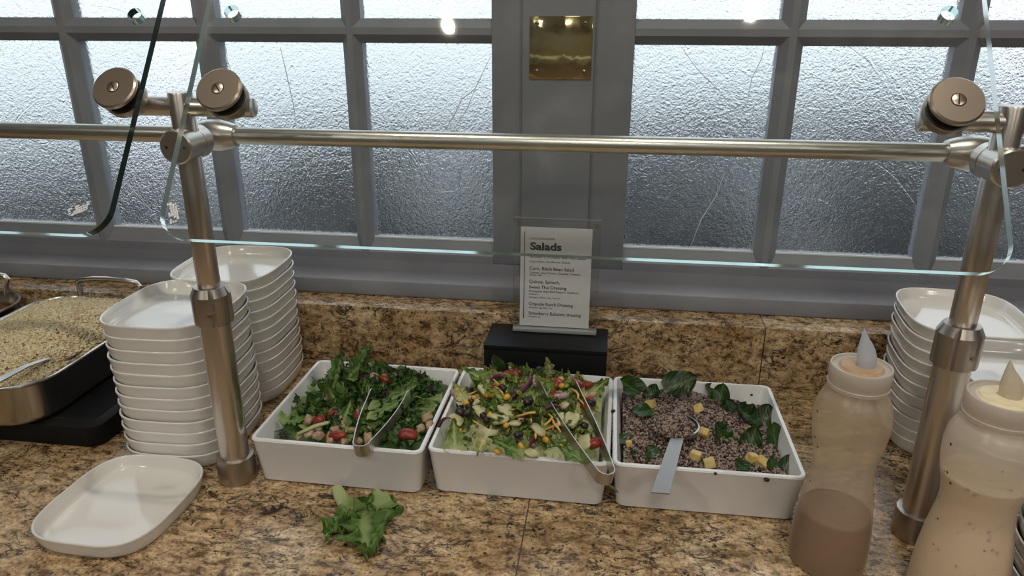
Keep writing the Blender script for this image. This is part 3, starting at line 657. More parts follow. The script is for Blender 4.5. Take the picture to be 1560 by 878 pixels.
def put(name, me, loc, rot, sc=1.0):
    o = bpy.data.objects.new(name, me); COL.objects.link(o); o.location = loc; o.rotation_euler = rot; o.scale = (sc, sc, sc) if not isinstance(sc, tuple) else sc; return o
def face(name, me, loc, ang, tilt, roll=0.0, sc=1.0):
    """leaf turned by ang in its own plane, then tipped so that its back edge rises by tilt"""
    o = put(name, me, loc, (0, 0, 0), sc); o.rotation_euler = (Matrix.Rotation(tilt, 3, 'X') @ Matrix.Rotation(roll, 3, 'Y') @ Matrix.Rotation(ang, 3, 'Z')).to_euler(); return o
def chunk_mesh(name, mat, sx, sy, sz, seed, rough=0.25, sub=2):
    rr = random.Random(seed); bm = bmesh.new(); bmesh.ops.create_cube(bm, size=2); bmesh.ops.subdivide_edges(bm, edges=bm.edges, cuts=sub, use_grid_fill=True)
    for v in bm.verts:
        p = v.co.copy(); q = p.normalized()*1.25; p = p.lerp(q, 0.82)
        p *= 1+rough*noise.noise(v.co*0.9+Vector((seed, seed*2, 0))); v.co = Vector((p.x*sx, p.y*sy, p.z*sz))
    me = bpy.data.meshes.new(name); bm.to_mesh(me); bm.free(); me.materials.append(M[mat]); me.polygons.foreach_set('use_smooth', [True]*len(me.polygons)); return me
def cube_mesh(name, mat, sx, sy, sz, seed):
    rr = random.Random(seed); bm = bmesh.new(); r = bmesh.ops.create_cube(bm, size=2)
    for v in bm.verts: v.co = Vector((v.co.x*sx*rr.uniform(.8, 1.1), v.co.y*sy*rr.uniform(.8, 1.1), v.co.z*sz*rr.uniform(.85, 1.1)))
    bmesh.ops.bevel(bm, geom=list(bm.edges), offset=min(sx, sy, sz)*0.16, segments=2, affect='EDGES')
    me = bpy.data.meshes.new(name); bm.to_mesh(me); bm.free(); me.materials.append(M[mat]); me.polygons.foreach_set('use_smooth', [True]*len(me.polygons)); me.set_sharp_from_angle(angle=0.6); return me
def strip_mesh(name, mat, pts, w, h, seg=8):
    bm = bmesh.new(); n = len(pts); tube_path(bm, pts, [w*(0.45 if i in (0, n-1) else 1) for i in range(n)], seg, h)
    me = bpy.data.meshes.new(name); bmesh.ops.recalc_face_normals(bm, faces=bm.faces); bm.to_mesh(me); bm.free(); me.materials.append(M[mat]); me.polygons.foreach_set('use_smooth', [True]*len(me.polygons)); return me

# ---- dish 1 : mixed greens with chicken and berries
mound('mixed_greens_bed', D1, H1, M['darkgreen'], 'dark tangle of salad greens filling the bottom of the left dish', 'salad')
L1 = [('curly_lettuce_leaf', leaf_mesh('curly_lettuce_leaf', 'frisee', 0.070, 0.021, s+0.5, ruffle=0.0065, freq=9, lobes=-0.45, lobn=7, curl=0.35, nu=22)) for s in range(5)]
L1b = [('mizuna_leaf', leaf_mesh('mizuna_leaf', 'darkgreen', 0.066, 0.017, 20+s, ruffle=0.003, freq=7, lobes=0.62, lobn=4.5, curl=0.6, base=0.12, stem=0.012, nu=20)) for s in range(4)]
L1c = [('baby_spinach_leaf', leaf_mesh('baby_spinach_leaf', 'darkgreen', 0.044, 0.016, 40+s, ruffle=0.0015, freq=3, curl=0.6, cup=0.4, base=0.05, stem=0.012, rnd=0.5)) for s in range(3)]
L1d = [('red_leaf_lettuce_leaf', leaf_mesh('red_leaf_lettuce_leaf', 'purple', 0.042, 0.012, 60+s, ruffle=0.004, freq=8, lobes=0.4, lobn=5, curl=0.4)) for s in range(2)]
LAB1 = {'curly_lettuce_leaf': 'curly bright green lettuce leaf among the greens in the left dish', 'mizuna_leaf': 'feathery dark green leaf among the greens in the left dish', 'baby_spinach_leaf': 'smooth dark green baby leaf in the left dish', 'red_leaf_lettuce_leaf': 'dark purple lettuce leaf among the greens in the left dish'}
CAT = 'leaf'
for i in range(270):
    u, v = R.uniform(-0.86, 0.9), R.uniform(-0.85, 0.86)
    if v < -0.25 and -0.75 < u < 0.15 and R.random() < 0.75: continue
    t = R.random()
    nm, me = R.choice(L1 if t < 0.36 else L1b if t < 0.72 else L1c if t < 0.90 else L1d)
    x, y = in_dish(D1, u*0.98, v*0.96); z = H1(u, v)+R.uniform(-0.002, 0.010)
    k = 0.72 if abs(u) > 0.65 or abs(v) > 0.65 else 1.0
    o = face(nm, me, (x, y, z), R.uniform(0, 6.28), R.uniform(-0.15, 0.5), R.uniform(-0.5, 0.5), R.uniform(0.65, 1.0)*k); tag(o, LAB1[nm], CAT, 'leaves in the left salad dish')
big = leaf_mesh('curly_lettuce_leaf', 'frisee', 0.145, 0.028, 91, ruffle=0.0085, freq=13, lobes=-0.45, lobn=12, curl=0.22, base=0.35, nu=34, nv=7)
o = put('curly_lettuce_leaf', big, (-0.362, 0.852, 0.079), (0.16, -0.45, -0.12), 1.0); tag(o, 'long curly lettuce leaf with pale stem along the left side of the left dish', CAT)
big2 = leaf_mesh('curly_lettuce_leaf', 'frisee', 0.085, 0.032, 92, ruffle=0.0085, freq=11, lobes=-0.45, lobn=9, curl=0.3, nu=28, nv=7)
o = put('curly_lettuce_leaf', big2, (-0.345, 0.900, 0.086), (0.25, -0.2, -0.6), 1.0); tag(o, 'broad frilly lettuce leaf standing up at the back left of the left dish', CAT)
for (x, y, rz, L, lab) in ((600, 605, -0.85, 0.075, 'long pale green leaf stem slanting across the middle of the left dish'), (590, 622, -0.75, 0.06, 'narrow green leaf just behind the tongs in the left dish')):
    p = at_z(x, y, 0.082); o = put('mizuna_leaf', leaf_mesh('mizuna_leaf', 'frisee', L, 0.011, int(x), ruffle=0.002, freq=5, lobes=0.6, lobn=5, curl=0.15, base=0.1), p, (0.1, 0.2, rz), 1.0); tag(o, lab, CAT)
o = put('lettuce_stem', strip_mesh('lettuce_stem', 'stemp', [(-0.03, -0.012, 0), (-0.01, 0.0, 0.003), (0.012, 0.008, 0.004), (0.032, 0.016, 0.003)], 0.0035, 0.002), at_z(492, 652, 0.066), (0, 0, 0.25)); tag(o, 'pale lettuce stem lying over the chicken in the left dish', 'stem')
CH = [chunk_mesh('chicken_piece', 'chicken', 0.0066, 0.0047, 0.0038, s*3.3, 0.7) for s in range(4)]
for i, (x, y, z) in enumerate([(497, 606, 0.074), (484, 652, .064), (470, 661, .062), (510, 655, .066), (520, 645, .067), (533, 640, .067), (524, 672, .062), (487, 664, .062), (537, 655, .066), (455, 665, .060), (533, 622, .068), (505, 668, .062), (650, 636, .066), (640, 652, .064), (655, 648, .063), (577, 640, .066), (565, 650, .064), (571, 575, .076), (548, 625, .067), (470, 640, .064), (560, 668, .062), (545, 672, .060)]):
    p = at_z(x, y, z); o = put('chicken_piece', CH[i % 4], p, (R.uniform(-.6, .6), R.uniform(-.6, .6), R.uniform(0, 6)), R.uniform(0.7, 1.2)); tag(o, 'browned chicken piece among the greens in the left dish', 'chicken', 'chicken pieces in the left dish')
BE = [chunk_mesh('berry_piece', 'berry', 0.0075, 0.0058, 0.0048, s*1.9+1, 0.35) for s in range(3)]
for i, (x, y, z, lab) in enumerate([(588, 578, .079, 'red berry piece at the back of the left dish'), (507, 634, .070, 'round red berry piece in the middle of the left dish'), (514, 664, .066, 'long red berry piece near the front rim of the left dish'), (622, 662, .067, 'red berry piece at the right front of the left dish'), (486, 640, .068, 'dark red berry piece beside the pale stem in the left dish'), (545, 636, .068, 'deep red berry piece left of the tongs in the left dish')]):
    o = put('berry_piece', BE[i % 3], at_z(x, y, z), (R.uniform(-.5, .5), R.uniform(-.5, .5), R.uniform(-.6, .6)), (1.3, 1.0, 1.0) if i in (2, 3) else 1.0); tag(o, lab, 'fruit')

# ---- dish 2 : romaine, corn, beans, cheese, tomato, onion
mound('chopped_romaine_bed', D2, H2, M['romaine'], 'chopped lettuce filling the bottom of the middle dish', 'salad')
L2 = [('romaine_piece', leaf_mesh('romaine_piece', 'romaine', 0.052, 0.020, 100.3+s, ruffle=0.006, freq=7, lobes=-0.30, lobn=7, curl=0.4+0.1*s, base=0.6, nu=14)) for s in range(5)]
L2b = [('romaine_heart_piece', leaf_mesh('romaine_heart_piece', 'pale', 0.040, 0.018, 120.3+s, ruffle=0.0065, freq=8, lobes=-0.30, lobn=7, curl=0.3+0.2*s, base=0.7, nu=14)) for s in range(4)]
L2c = [('dark_romaine_piece', leaf_mesh('dark_romaine_piece', 'frisee', 0.046, 0.018, 140.3+s, ruffle=0.0055, freq=7, lobes=-0.30, lobn=6, curl=0.5, base=0.3, nu=14)) for s in range(3)]
LAB2 = {'romaine_piece': 'green chopped romaine piece in the middle dish', 'romaine_heart_piece': 'pale yellow romaine heart piece in the middle dish', 'dark_romaine_piece': 'dark green romaine tip in the middle dish'}
for i in range(230):
    u, v = R.uniform(-0.88, 0.88), R.uniform(-0.88, 0.88); t = R.random()
    nm, me = R.choice(L2 if t < 0.42 else L2b if t < 0.80 else L2c); x, y = in_dish(D2, u, v)
    k = 0.7 if abs(u) > 0.65 or abs(v) > 0.65 else 1
    x, y = in_dish(D2, u*0.97, v*0.92); o = face(nm, me, (x, y, H2(u, v)+R.uniform(-0.003, 0.010)), R.uniform(0, 6.28), R.uniform(-.1, .5), R.uniform(-.4, .4), R.uniform(0.65, 1.0)*k); tag(o, LAB2[nm], CAT, 'lettuce pieces in the middle dish')
for nm, mt, L, Wd, px, z, rot, lab in [
    ('romaine_piece', 'romaine', .070, .022, (733, 575, .092), .09, (0.25, -0.1, 1.25), 'large ribbed romaine piece at the back left of the middle dish'),
    ('romaine_heart_piece', 'pale', .040, .019, (735, 675, .081), .08, (0.45, 0.1, 2.9), 'crinkled pale yellow romaine heart piece hanging near the front rim'),
    ('dark_romaine_piece', 'frisee', .050, .018, (770, 678, .079), .08, (0.35, 0.2, 1.4), 'folded dark green romaine piece beside the pale heart at the front'),
    ('romaine_piece', 'romaine', .044, .020, (692, 662, .076), .08, (0.15, 0.1, 0.2), 'dark ribbed romaine piece in the front left corner of the middle dish'),
    ('romaine_piece', 'romaine', .060, .015, (760, 602, .093), .09, (0.1, 0.3, 1.45), 'bright romaine strip across the middle of the bean salad'),
    ('romaine_heart_piece', 'pale', .042, .017, (838, 566, .096), .09, (0.5, 0.0, 0.3), 'frilly yellow lettuce piece standing at the back of the middle dish'),
    ('romaine_piece', 'romaine', .045, .020, (912, 590, .084), .08, (0.3, 0.5, -0.7), 'green romaine piece at the right back corner of the middle dish'),
    ('romaine_heart_piece', 'pale', .040, .015, (700, 598, .086), .08, (0.1, -0.3, 0.6), 'pale rounded lettuce piece on the left rim of the middle dish'),
    ('dark_romaine_piece', 'frisee', .055, .014, (862, 685, .081), .08, (0.1, 0.2, 1.3), 'long dark romaine piece along the front of the middle dish'),
    ('romaine_piece', 'romaine', .050, .016, (835, 605, .095), .09, (0.2, 0.6, 0.1), 'upright yellow green romaine piece left of the tongs tip')]:
    o = put(nm, leaf_mesh(nm, mt, L, Wd, int(px[0]), ruffle=0.006, freq=9, lobes=-0.28, lobn=8, curl=0.3, base=0.5, nu=24, nv=7), at_z(*px), rot); o.rotation_euler = (Matrix.Rotation(rot[0]+0.25, 3, 'X') @ Matrix.Rotation(rot[1], 3, 'Y') @ Matrix.Rotation(rot[2], 3, 'Z')).to_euler(); tag(o, lab, CAT)
o = put('spinach_leaf', leaf_mesh('spinach_leaf', 'spinach', .036, .013, 777, ruffle=.001, freq=3, curl=.3, cup=.5, base=.05, stem=.016), at_z(757, 556, .102), (1.1, 0.2, 2.7)); tag(o, 'dark spinach leaf with upright stem at the back of the middle dish', CAT)
KER = [chunk_mesh('corn_kernel', 'corn', .0042, .0036, .003, s, .15, 1) for s in range(2)]; BEA = [chunk_mesh('black_bean', 'bean', .0056, .0040, .0036, s, .08, 2) for s in range(2)]
SH = [strip_mesh('cheese_shred', 'cheese', [(-.013, 0, 0), (-.005, .001+.002*s, .001), (.004, .002, .001*s), (.013, -.002*s, 0)], .0017, .0014, 6) for s in range(3)]
ON = [strip_mesh('onion_slice', mt, [(.018*math.cos(a)*1.0, .018*math.sin(a), 0.002*math.sin(2*a)) for a in [0.3+0.28*i for i in range(8)]], .0012, .0038, 6) for mt in ('onion', 'onionp')]
TO = [chunk_mesh('tomato_piece', 'tomato', .0085, .0075, .005, s, .15) for s in range(3)]; CU = [chunk_mesh('cucumber_piece', 'cucumber', .0105, .0075, .0030, s*2.7, .35) for s in range(4)]
HAND2 = {'corn': [(722, 606), (711, 614), (790, 598), (758, 688), (745, 632), (795, 679), (800, 680), (772, 605), (742, 602), (905, 600), (835, 560), (752, 601)],
         'bean': [(706, 606), (712, 600), (702, 628), (712, 630), (715, 595), (742, 640), (738, 634), (798, 628), (790, 663), (792, 674), (785, 596), (805, 612), (715, 620), (700, 618), (782, 602), (796, 640)],
         'cheese': [(728, 648), (797, 640), (810, 640), (818, 663), (852, 678), (760, 596), (885, 610), (876, 600), (712, 600), (800, 632), (835, 640), (755, 580), (848, 648)],
         'onion': [(795, 585), (830, 590), (845, 600), (900, 617), (702, 597), (840, 632), (823, 668), (680, 655), (768, 585)],
         'tomato': [(785, 568), (840, 590), (850, 585), (842, 603), (893, 588), (880, 585), (900, 612), (892, 620), (752, 594), (903, 676), (775, 572)],
         'cucumber': [(768, 622), (775, 630), (762, 640), (735, 628), (755, 635), (810, 690), (858, 618), (870, 640), (740, 595), (850, 640), (695, 640), (820, 655), (785, 645)]}
def h2z(x, y):
    z = 0.08
    for _ in range(4):
        p = at_z(x, y, z); u, v = uv_of(D2, p.x, p.y); u = max(-.95, min(.95, u)); v = max(-.95, min(.95, v)); z = H2(u, v)+0.010
    return z
def sprinkle2(name, meshes, key, extra, lab, cat, dz=0.0, tilt=.5, two=None):
    pts = [at_z(x, y, h2z(x, y)+dz) for x, y in HAND2[key]]
    for _ in range(extra):
        u, v = R.uniform(-.85, .85), R.uniform(-.85, .85); x, y = in_dish(D2, u, v); pts.append(Vector((x, y, H2(u, v)+0.009+R.uniform(-.003, .003))))
    for i, p in enumerate(pts):
        o = put(name, R.choice(meshes), p, (R.uniform(-tilt, tilt), R.uniform(-tilt, tilt), R.uniform(0, 6.28)), R.uniform(.8, 1.15)); tag(o, lab, cat, cat+' pieces in the middle dish')
sprinkle2('cucumber_piece', CU, 'cucumber', 2, 'pale cucumber piece in the middle dish', 'cucumber', 0.001)
sprinkle2('tomato_piece', TO, 'tomato', 0, 'shiny red tomato piece in the middle dish', 'tomato', 0.001)
sprinkle2('black_bean', BEA, 'bean', 14, 'small black bean in the middle dish', 'bean', 0.002)
sprinkle2('corn_kernel', KER, 'corn', 10, 'yellow corn kernel in the middle dish', 'corn', 0.003)
sprinkle2('cheese_shred', SH, 'cheese', 5, 'orange cheese shred in the middle dish', 'cheese', 0.005)
sprinkle2('onion_slice', ON, 'onion', 2, 'thin curved red onion slice in the middle dish', 'onion', 0.004, .8)

# ---- dish 3 : quinoa with spinach and pineapple
mound('quinoa_bed', D3, H3, simple('quinoa_base', (0.045, 0.028, 0.026), 0.7, var=0.3, vscale=200), 'packed dark quinoa filling the bottom of the right dish', 'quinoa')
def grains(name, pts, prims, mat, lab, cat):
    """pts: (pos, size, colour, elongation, quaternion-ish random)"""
    V, Fc, C = [], [], []
    for (p, s, c, el) in pts:
        k = len(V); a = R.uniform(0, 6.28); b = R.uniform(-.6, .6); d = Vector((math.cos(a)*math.cos(b), math.sin(a)*math.cos(b), math.sin(b))); q = d.to_track_quat('X', 'Z')
        for off in prims[0]: V.append(p + q @ Vector((off[0]*s*el, off[1]*s, off[2]*s)))
        for f in prims[1]: Fc.append([k+i for i in f])
        C += [c]*len(prims[0])
    me = bpy.data.meshes.new(name); me.from_pydata(V, [], Fc); at = me.attributes.new('grain', 'FLOAT_COLOR', 'POINT')
    at.data.foreach_set('color', [x for c in C for x in (*c, 1)]); o = mkm(name, me, mat, angle=180); tag(o, lab, cat, kind='stuff'); return o
OCT = ([(1, 0, 0), (-1, 0, 0), (0, 1, 0), (0, -1, 0), (0, 0, 1), (0, 0, -1)], [(0, 2, 4), (2, 1, 4), (1, 3, 4), (3, 0, 4), (2, 0, 5), (1, 2, 5), (3, 1, 5), (0, 3, 5)])
_b = bmesh.new(); bmesh.ops.create_icosphere(_b, subdivisions=1, radius=1); _b.verts.ensure_lookup_table(); ICO = ([tuple(v.co) for v in _b.verts], [tuple(v.index for v in f.verts) for f in _b.faces]); _b.free()
QC = [(0.29, 0.215, 0.175), (0.39, 0.30, 0.24), (0.15, 0.10, 0.085), (0.33, 0.25, 0.195), (0.045, 0.022, 0.022), (0.020, 0.012, 0.013), (0.36, 0.28, 0.22), (0.09, 0.03, 0.03)]
def qpt(u, v, dz=0):
    x, y = in_dish(D3, u, v); return Vector((x, y, H3(u, v)-0.0055+R.uniform(0, 0.003)+dz))
Q = [(qpt(R.uniform(-.97, .97), R.uniform(-.97, .97)), R.uniform(.0012, .0020), R.choice(QC), 1.15) for _ in range(15000)]
grains('quinoa_grains', Q, ICO, M['quinoa'], 'mauve and brown quinoa grains heaped in the right dish', 'quinoa')
def h3z(x, y, up=0):
    z = .06
    for _ in range(4):
        p = at_z(x, y, z); u, v = uv_of(D3, p.x, p.y); z = H3(max(-.97, min(.97, u)), max(-.97, min(.97, v)))-.003+up
    return z
SPL = [leaf_mesh('spinach_leaf', 'spinach', .040, .0155, 300+s, ruffle=.0016, freq=3+s, curl=.2+.12*s, cup=.30, base=.04, stem=.010, rnd=0.45) for s in range(4)]
SPN = [(1037, 584, .017, -1.2, .75, 1.25, 'large upright spinach leaf at the back of the quinoa'), (962, 590, .011, 1.3, .6, 1.15, 'folded spinach leaf in the back left corner of the right dish'), (994, 598, .008, -.5, .6, .75, 'narrow spinach leaf right of the back left corner leaf'),
       (1136, 630, .009, 1.5, .35, 1.15, 'broad spinach leaf at the right back of the quinoa'), (1164, 634, .010, -.4, .6, .95, 'dark spinach leaf leaning on the right back wall of the dish'), (1180, 662, .010, .2, .7, .85, 'spinach leaf against the right wall of the dish'), (1146, 668, .007, -.4, .5, .9, 'spinach leaf lying right of the pineapple in the quinoa'),
       (1098, 660, .006, 1.0, .4, 1.0, 'lighter green spinach leaf in the middle of the quinoa'), (1200, 706, .006, -.5, .5, .62, 'spinach leaf in the front right corner of the right dish'), (1130, 710, .004, 1.2, .4, .6, 'small spinach leaf near the front right of the quinoa'), (995, 692, .003, .6, .3, .7, 'small wet spinach leaf left of the spoon handle'),
       (965, 693, .003, 1.9, .3, .5, 'tiny spinach leaf in the front left corner of the right dish'), (978, 627, .005, 1.9, .3, .8, 'spinach leaf half buried left of the spoon'), (1098, 602, .010, -.3, .7, .9, 'narrow spinach leaf at the back behind the pineapple'), (1112, 622, .006, .4, .4, .8, 'spinach leaf behind the middle of the quinoa'), (1082, 594, .009, 1.4, .4, .7, 'spinach leaf right of the large upright leaf'), (950, 670, .003, 1.4, .2, .7, 'thin spinach leaf by the left wall of the right dish'), (1178, 710, .003, .4, .4, .6, 'small spinach leaf right of the front pineapple pair')]
for i, (x, y, upz, ang, tilt, sc, lab) in enumerate(SPN):
    p = at_z(x, y, h3z(x, y, upz)); o = face('spinach_leaf', SPL[i % 4], p, ang, tilt, R.uniform(-.25, .25), sc); tag(o, lab, CAT)
PI_ = [cube_mesh('pineapple_chunk', 'pine', .0068, .0055, .005, s) for s in range(3)]
for i, (x, y, lab) in enumerate([(1064, 622, 'pineapple chunk near the back of the quinoa'), (1072, 660, 'pineapple chunk just right of the serving spoon bowl'), (1060, 694, 'pineapple chunk right of the spoon near the front'), (1081, 706, 'pineapple chunk at the front rim beside a green leaf'), (1146, 698, 'left pineapple chunk of the pair at the right front'), (1161, 704, 'right pineapple chunk of the pair at the right front'), (990, 616, 'speckled pineapple chunk in the left of the quinoa'), (958, 676, 'small pineapple bit at the left of the quinoa')]):
    o = put('pineapple_chunk', PI_[i % 3], at_z(x, y, h3z(x, y, .004)), (R.uniform(-.5, .5), R.uniform(-.5, .5), R.uniform(-.6, .6)), 0.6 if i == 7 else 1.0); tag(o, lab, 'pineapple')
# grains that dropped on the rims
for i, (x, y, z) in enumerate([(1168, 731, .062), (934, 627, .064), (1090, 722, .0645), (1145, 602, .058), (1120, 580, .0645), (1203, 645, .0645), (1005, 572, .0645)]):
    o = put('stray_quinoa', chunk_mesh('stray_quinoa', 'pit', .0022, .0018, .0014, i, .3, 1), at_z(x, y, z), (0, 0, i), 1.3 if i < 2 else .8); tag(o, 'dark quinoa crumb stuck to the rim of a white dish', 'crumb', 'crumbs on the dish rims')

# ================================================================== utensils
def tongs(name, bend, tipl, tipr, lab, wid=0.0165):
    """bend, tips: world points; strips stand on edge and meet in a U"""
    bend, tl, tr = Vector(bend), Vector(tipl), Vector(tipr); mid = (tl+tr)/2; ax = (mid-bend).normalized(); side = (tr-tl); side = (side-ax*side.dot(ax)).normalized(); up_ = side.cross(ax).normalized()
    if up_.z < 0: up_ = -up_
    Lh = (mid-bend).length; hw = ((tr-tl).dot(side))/2; e = empty(name, bend); rb = 0.0105
    def strip(pts, wds, nm):
        bm = bmesh.new(); rings = []
        for i, p in enumerate(pts):
            t = (pts[min(i+1, len(pts)-1)]-pts[max(i-1, 0)]).normalized(); n = t.cross(up_).normalized(); w = wds[i]/2; h = 0.0006
            rings.append([p+up_*w+n*h, p+up_*w-n*h, p-up_*w-n*h, p-up_*w+n*h])
        loft(bm, rings); return mk(nm, bm, M['tong'], e, angle=40)
    arc = [side*(-rb*math.cos(a)) + ax*(rb-rb*math.sin(a)) for a in [math.pi*i/14 for i in range(15)]]
    strip(arc, [wid]*15, 'spring_bend')
    for s, nm in ((-1, 'arm'), (1, 'arm')):
        pts, wd = [], []
        for i in range(15):
            t = i/14; y = rb + (Lh-rb)*t; x = rb+(hw-rb)*(t**0.9) + 0.003*math.sin(math.pi*t)
            pts.append(side*(s*x) + ax*y); wd.append(wid*(1-0.12*math.sin(math.pi*t)) if t < 0.8 else wid*(1.0+0.25*(t-.8)/.2) if t < 0.99 else wid*0.8)
        strip(pts, wd, nm)
    return tag(e, lab, 'tongs')
tongs('serving_tongs', at_z(548, 688, 0.068), at_z(572, 592, 0.083), at_z(622, 606, 0.083), 'short steel tongs resting on the front rim of the leafy salad dish')
tongs('serving_tongs', at_z(926, 731, 0.066), at_z(822, 592, 0.098), at_z(866, 572, 0.098), 'long steel tongs leaning over the front right corner of the middle dish')
sp = empty('serving_spoon', at_z(1030, 655, 0.062)); tag(sp, 'steel spoon with a wide flat handle sticking out of the quinoa', 'spoon')
bm = bmesh.new(); lathe(bm, [(0.0265, 0.0085), (0.0285, 0.0080), (0.0270, 0.0020), (0.020, -0.004), (0.010, -0.006)], 40, cap0=False); lathe(bm, [(0.0265, 0.0085), (0.0255, 0.0030), (0.019, -0.002), (0.010, -0.0045)], 40, cap0=False); bmesh.ops.remove_doubles(bm, verts=bm.verts, dist=1e-5)
mk('bowl', bm, M['tong'], sp)
bm = bmesh.new(); h0 = Vector((0.0, -0.026, 0.007)); h1 = at_y(1030, 700, 0.752)-sp.location; h2 = at_y(1006, 752, 0.690)-sp.location
h1 = h0.lerp(h2, 0.35)+Vector((0, 0, 0.003))
rings = []
for i in range(10):
    t = i/9; p = (h0*(1-t)+h1*t)*(1-t)+(h1*(1-t)+h2*t)*t; w = 0.0075+0.0022*t; rings.append([p+Vector((-w, 0, .0007)), p+Vector((w, 0, .0007)), p+Vector((w, 0, -.0007)), p+Vector((-w, 0, -.0007))])
loft(bm, rings); mk('handle', bm, M['spoon'], sp)
HS = []
for _ in range(2000):
    a, r = R.uniform(0, 6.28), 0.0270*math.sqrt(R.random()); HS.append((Vector((sp.location.x-.004+r*math.cos(a), sp.location.y-.004+r*math.sin(a), sp.location.z+0.006+0.013*(1-(r/.027)**2)+R.uniform(0, .002))), R.uniform(.0011, .0018), R.choice(QC), 1.15))
grains('quinoa_scoop', HS, ICO, M['quinoa'], 'heap of quinoa grains lying in the serving spoon', 'quinoa')

# ================================================================== lettuce on the counter
e = empty('fallen_lettuce_leaf', at_z(548, 800, 0)); tag(e, 'crumpled green lettuce leaf lying on the granite in front of the left dish', 'leaf')
def lf(name, px, L, Wd, rot, seed, z=0.006, **kw):
    me = leaf_mesh(name, 'frisee', L, Wd, seed, nu=30, nv=8, **kw); o = bpy.data.objects.new(name, me); COL.objects.link(o); o.parent = e; o.location = at_z(px[0], px[1], z)-e.location; o.rotation_euler = rot; return o
lf('main_blade', (556, 806), .096, .046, (0.04, 0.0, 3.50), 501.4, ruffle=.012, freq=9, lobes=-.55, lobn=8, curl=-.06, cup=.06, base=.12, z=.011)
lf('left_frill', (522, 795), .072, .021, (0.10, 0.35, 2.95), 502.4, ruffle=.012, freq=12, lobes=-.55, lobn=9, curl=.1, cup=.2, z=.013)
lf('right_frill', (583, 772), .054, .017, (0.0, 0.0, 4.75), 503.4, ruffle=.007, freq=9, lobes=-.55, lobn=7, curl=.1, cup=.1, z=.008)
lf('upper_frill', (556, 770), .046, .013, (0.15, 0.0, 5.9), 504.4, ruffle=.008, freq=9, lobes=-.55, lobn=6, curl=.2, cup=.2, z=.012)
bm = bmesh.new(); a, b = at_z(513, 743, .006)-e.location, at_z(535, 790, .007)-e.location; tube_path(bm, [a, a.lerp(b, .3), a.lerp(b, .65), b], [.0065, .0085, .0075, .003], 12, .004); mk('pale_stem', bm, M['stemp'], e)
o = put('leaf_scrap', leaf_mesh('leaf_scrap', 'purple', .030, .006, 600, ruffle=.002, freq=6, curl=.1, cup=.1), at_z(418, 777, .003), (0.05, 0, 5.1)); tag(o, 'small dark purple leaf scrap on the granite in front of the left dish', CAT)

# ================================================================== dressing bottles
PROF = [(0.0345, 0.0), (0.0385, 0.003), (0.0395, 0.012), (0.0392, 0.030), (0.0380, 0.052), (0.0350, 0.080), (0.0310, 0.105), (0.0298, 0.121), (0.0310, 0.134), (0.0345, 0.150), (0.0365, 0.166), (0.0368, 0.180), (0.0352, 0.193), (0.0310, 0.203), (0.0262, 0.209), (0.0252, 0.214), (0.0252, 0.226)]
def prof_r(z):
    for (r0, z0), (r1, z1) in zip(PROF, PROF[1:]):
        if z0 <= z <= z1: return r0+(r1-r0)*(z-z0)/(z1-z0)
    return PROF[-1][0]
def bottle(loc, sc, bodym, tipm, level, liquid, lab, tall, film=None, capfill='tansauce'):
    e = empty('dressing_bottle', loc); e.scale = (sc, sc, min(sc, 1.0)); tag(e, lab, 'bottle')
    bm = bmesh.new(); lathe(bm, [(r, z+0.0003) for r, z in PROF], 56, cap1=False); mk('body', bm, M[bodym], e)
    zs = [0.003+(level-0.003)*i/10 for i in range(11)]; bm = bmesh.new(); lathe(bm, [(prof_r(z)-0.0016, z) for z in zs], 48); mk('dressing', bm, M[liquid], e)
    bm = bmesh.new(); lathe(bm, [(0.0270, 0.212), (0.0288, 0.2125), (0.0292, 0.216), (0.0284, 0.2165), (0.0284, 0.2195), (0.0290, 0.2205), (0.0290, 0.233), (0.0284, 0.2350), (0.0266, 0.2352), (0.0258, 0.2328), (0.019, 0.2322), (0.018, 0.2340), (0.010, 0.2345)], 56, cap0=False); c = mk('cap', bm, M['cap'], e)
    bm = bmesh.new(); lathe(bm, [(0.0215, 0.2324), (0.0200, 0.2330), (0.0188, 0.2346), (0.010, 0.2350)], 40); mk('sauce_smear', bm, M[capfill], c)
    # nozzle: cut cone with a slanting pinched tip
    bm = bmesh.new(); rings = []
    for i in range(9):
        t = i/8; r = [.0086, .0092, .0096, .0094, .0088, .0080, .0069, .0056, .0036][i]; fl = 1-0.75*t
        rings.append([Vector((0.0035-0.004*t*t+r*math.cos(2*math.pi*k/20), r*fl*math.sin(2*math.pi*k/20), 0.2345+tall*t-0.006*t*math.cos(2*math.pi*k/20))) for k in range(20)])
    loft(bm, rings); mk('nozzle', bm, M[tipm], c)
    return e
bottle((0.2535, 0.690, 0), 1.0, 'bottle', 'tip', 0.066, 'brownsauce', 'clear plastic squeeze bottle with brown vinaigrette in the bottom', 0.034)
bottle((0.3640, 0.6440, 0), 1.09, 'bottle2', 'tip2', 0.150, 'cream', 'plastic squeeze bottle of creamy white dressing at the right edge', 0.030, capfill='creamtop')

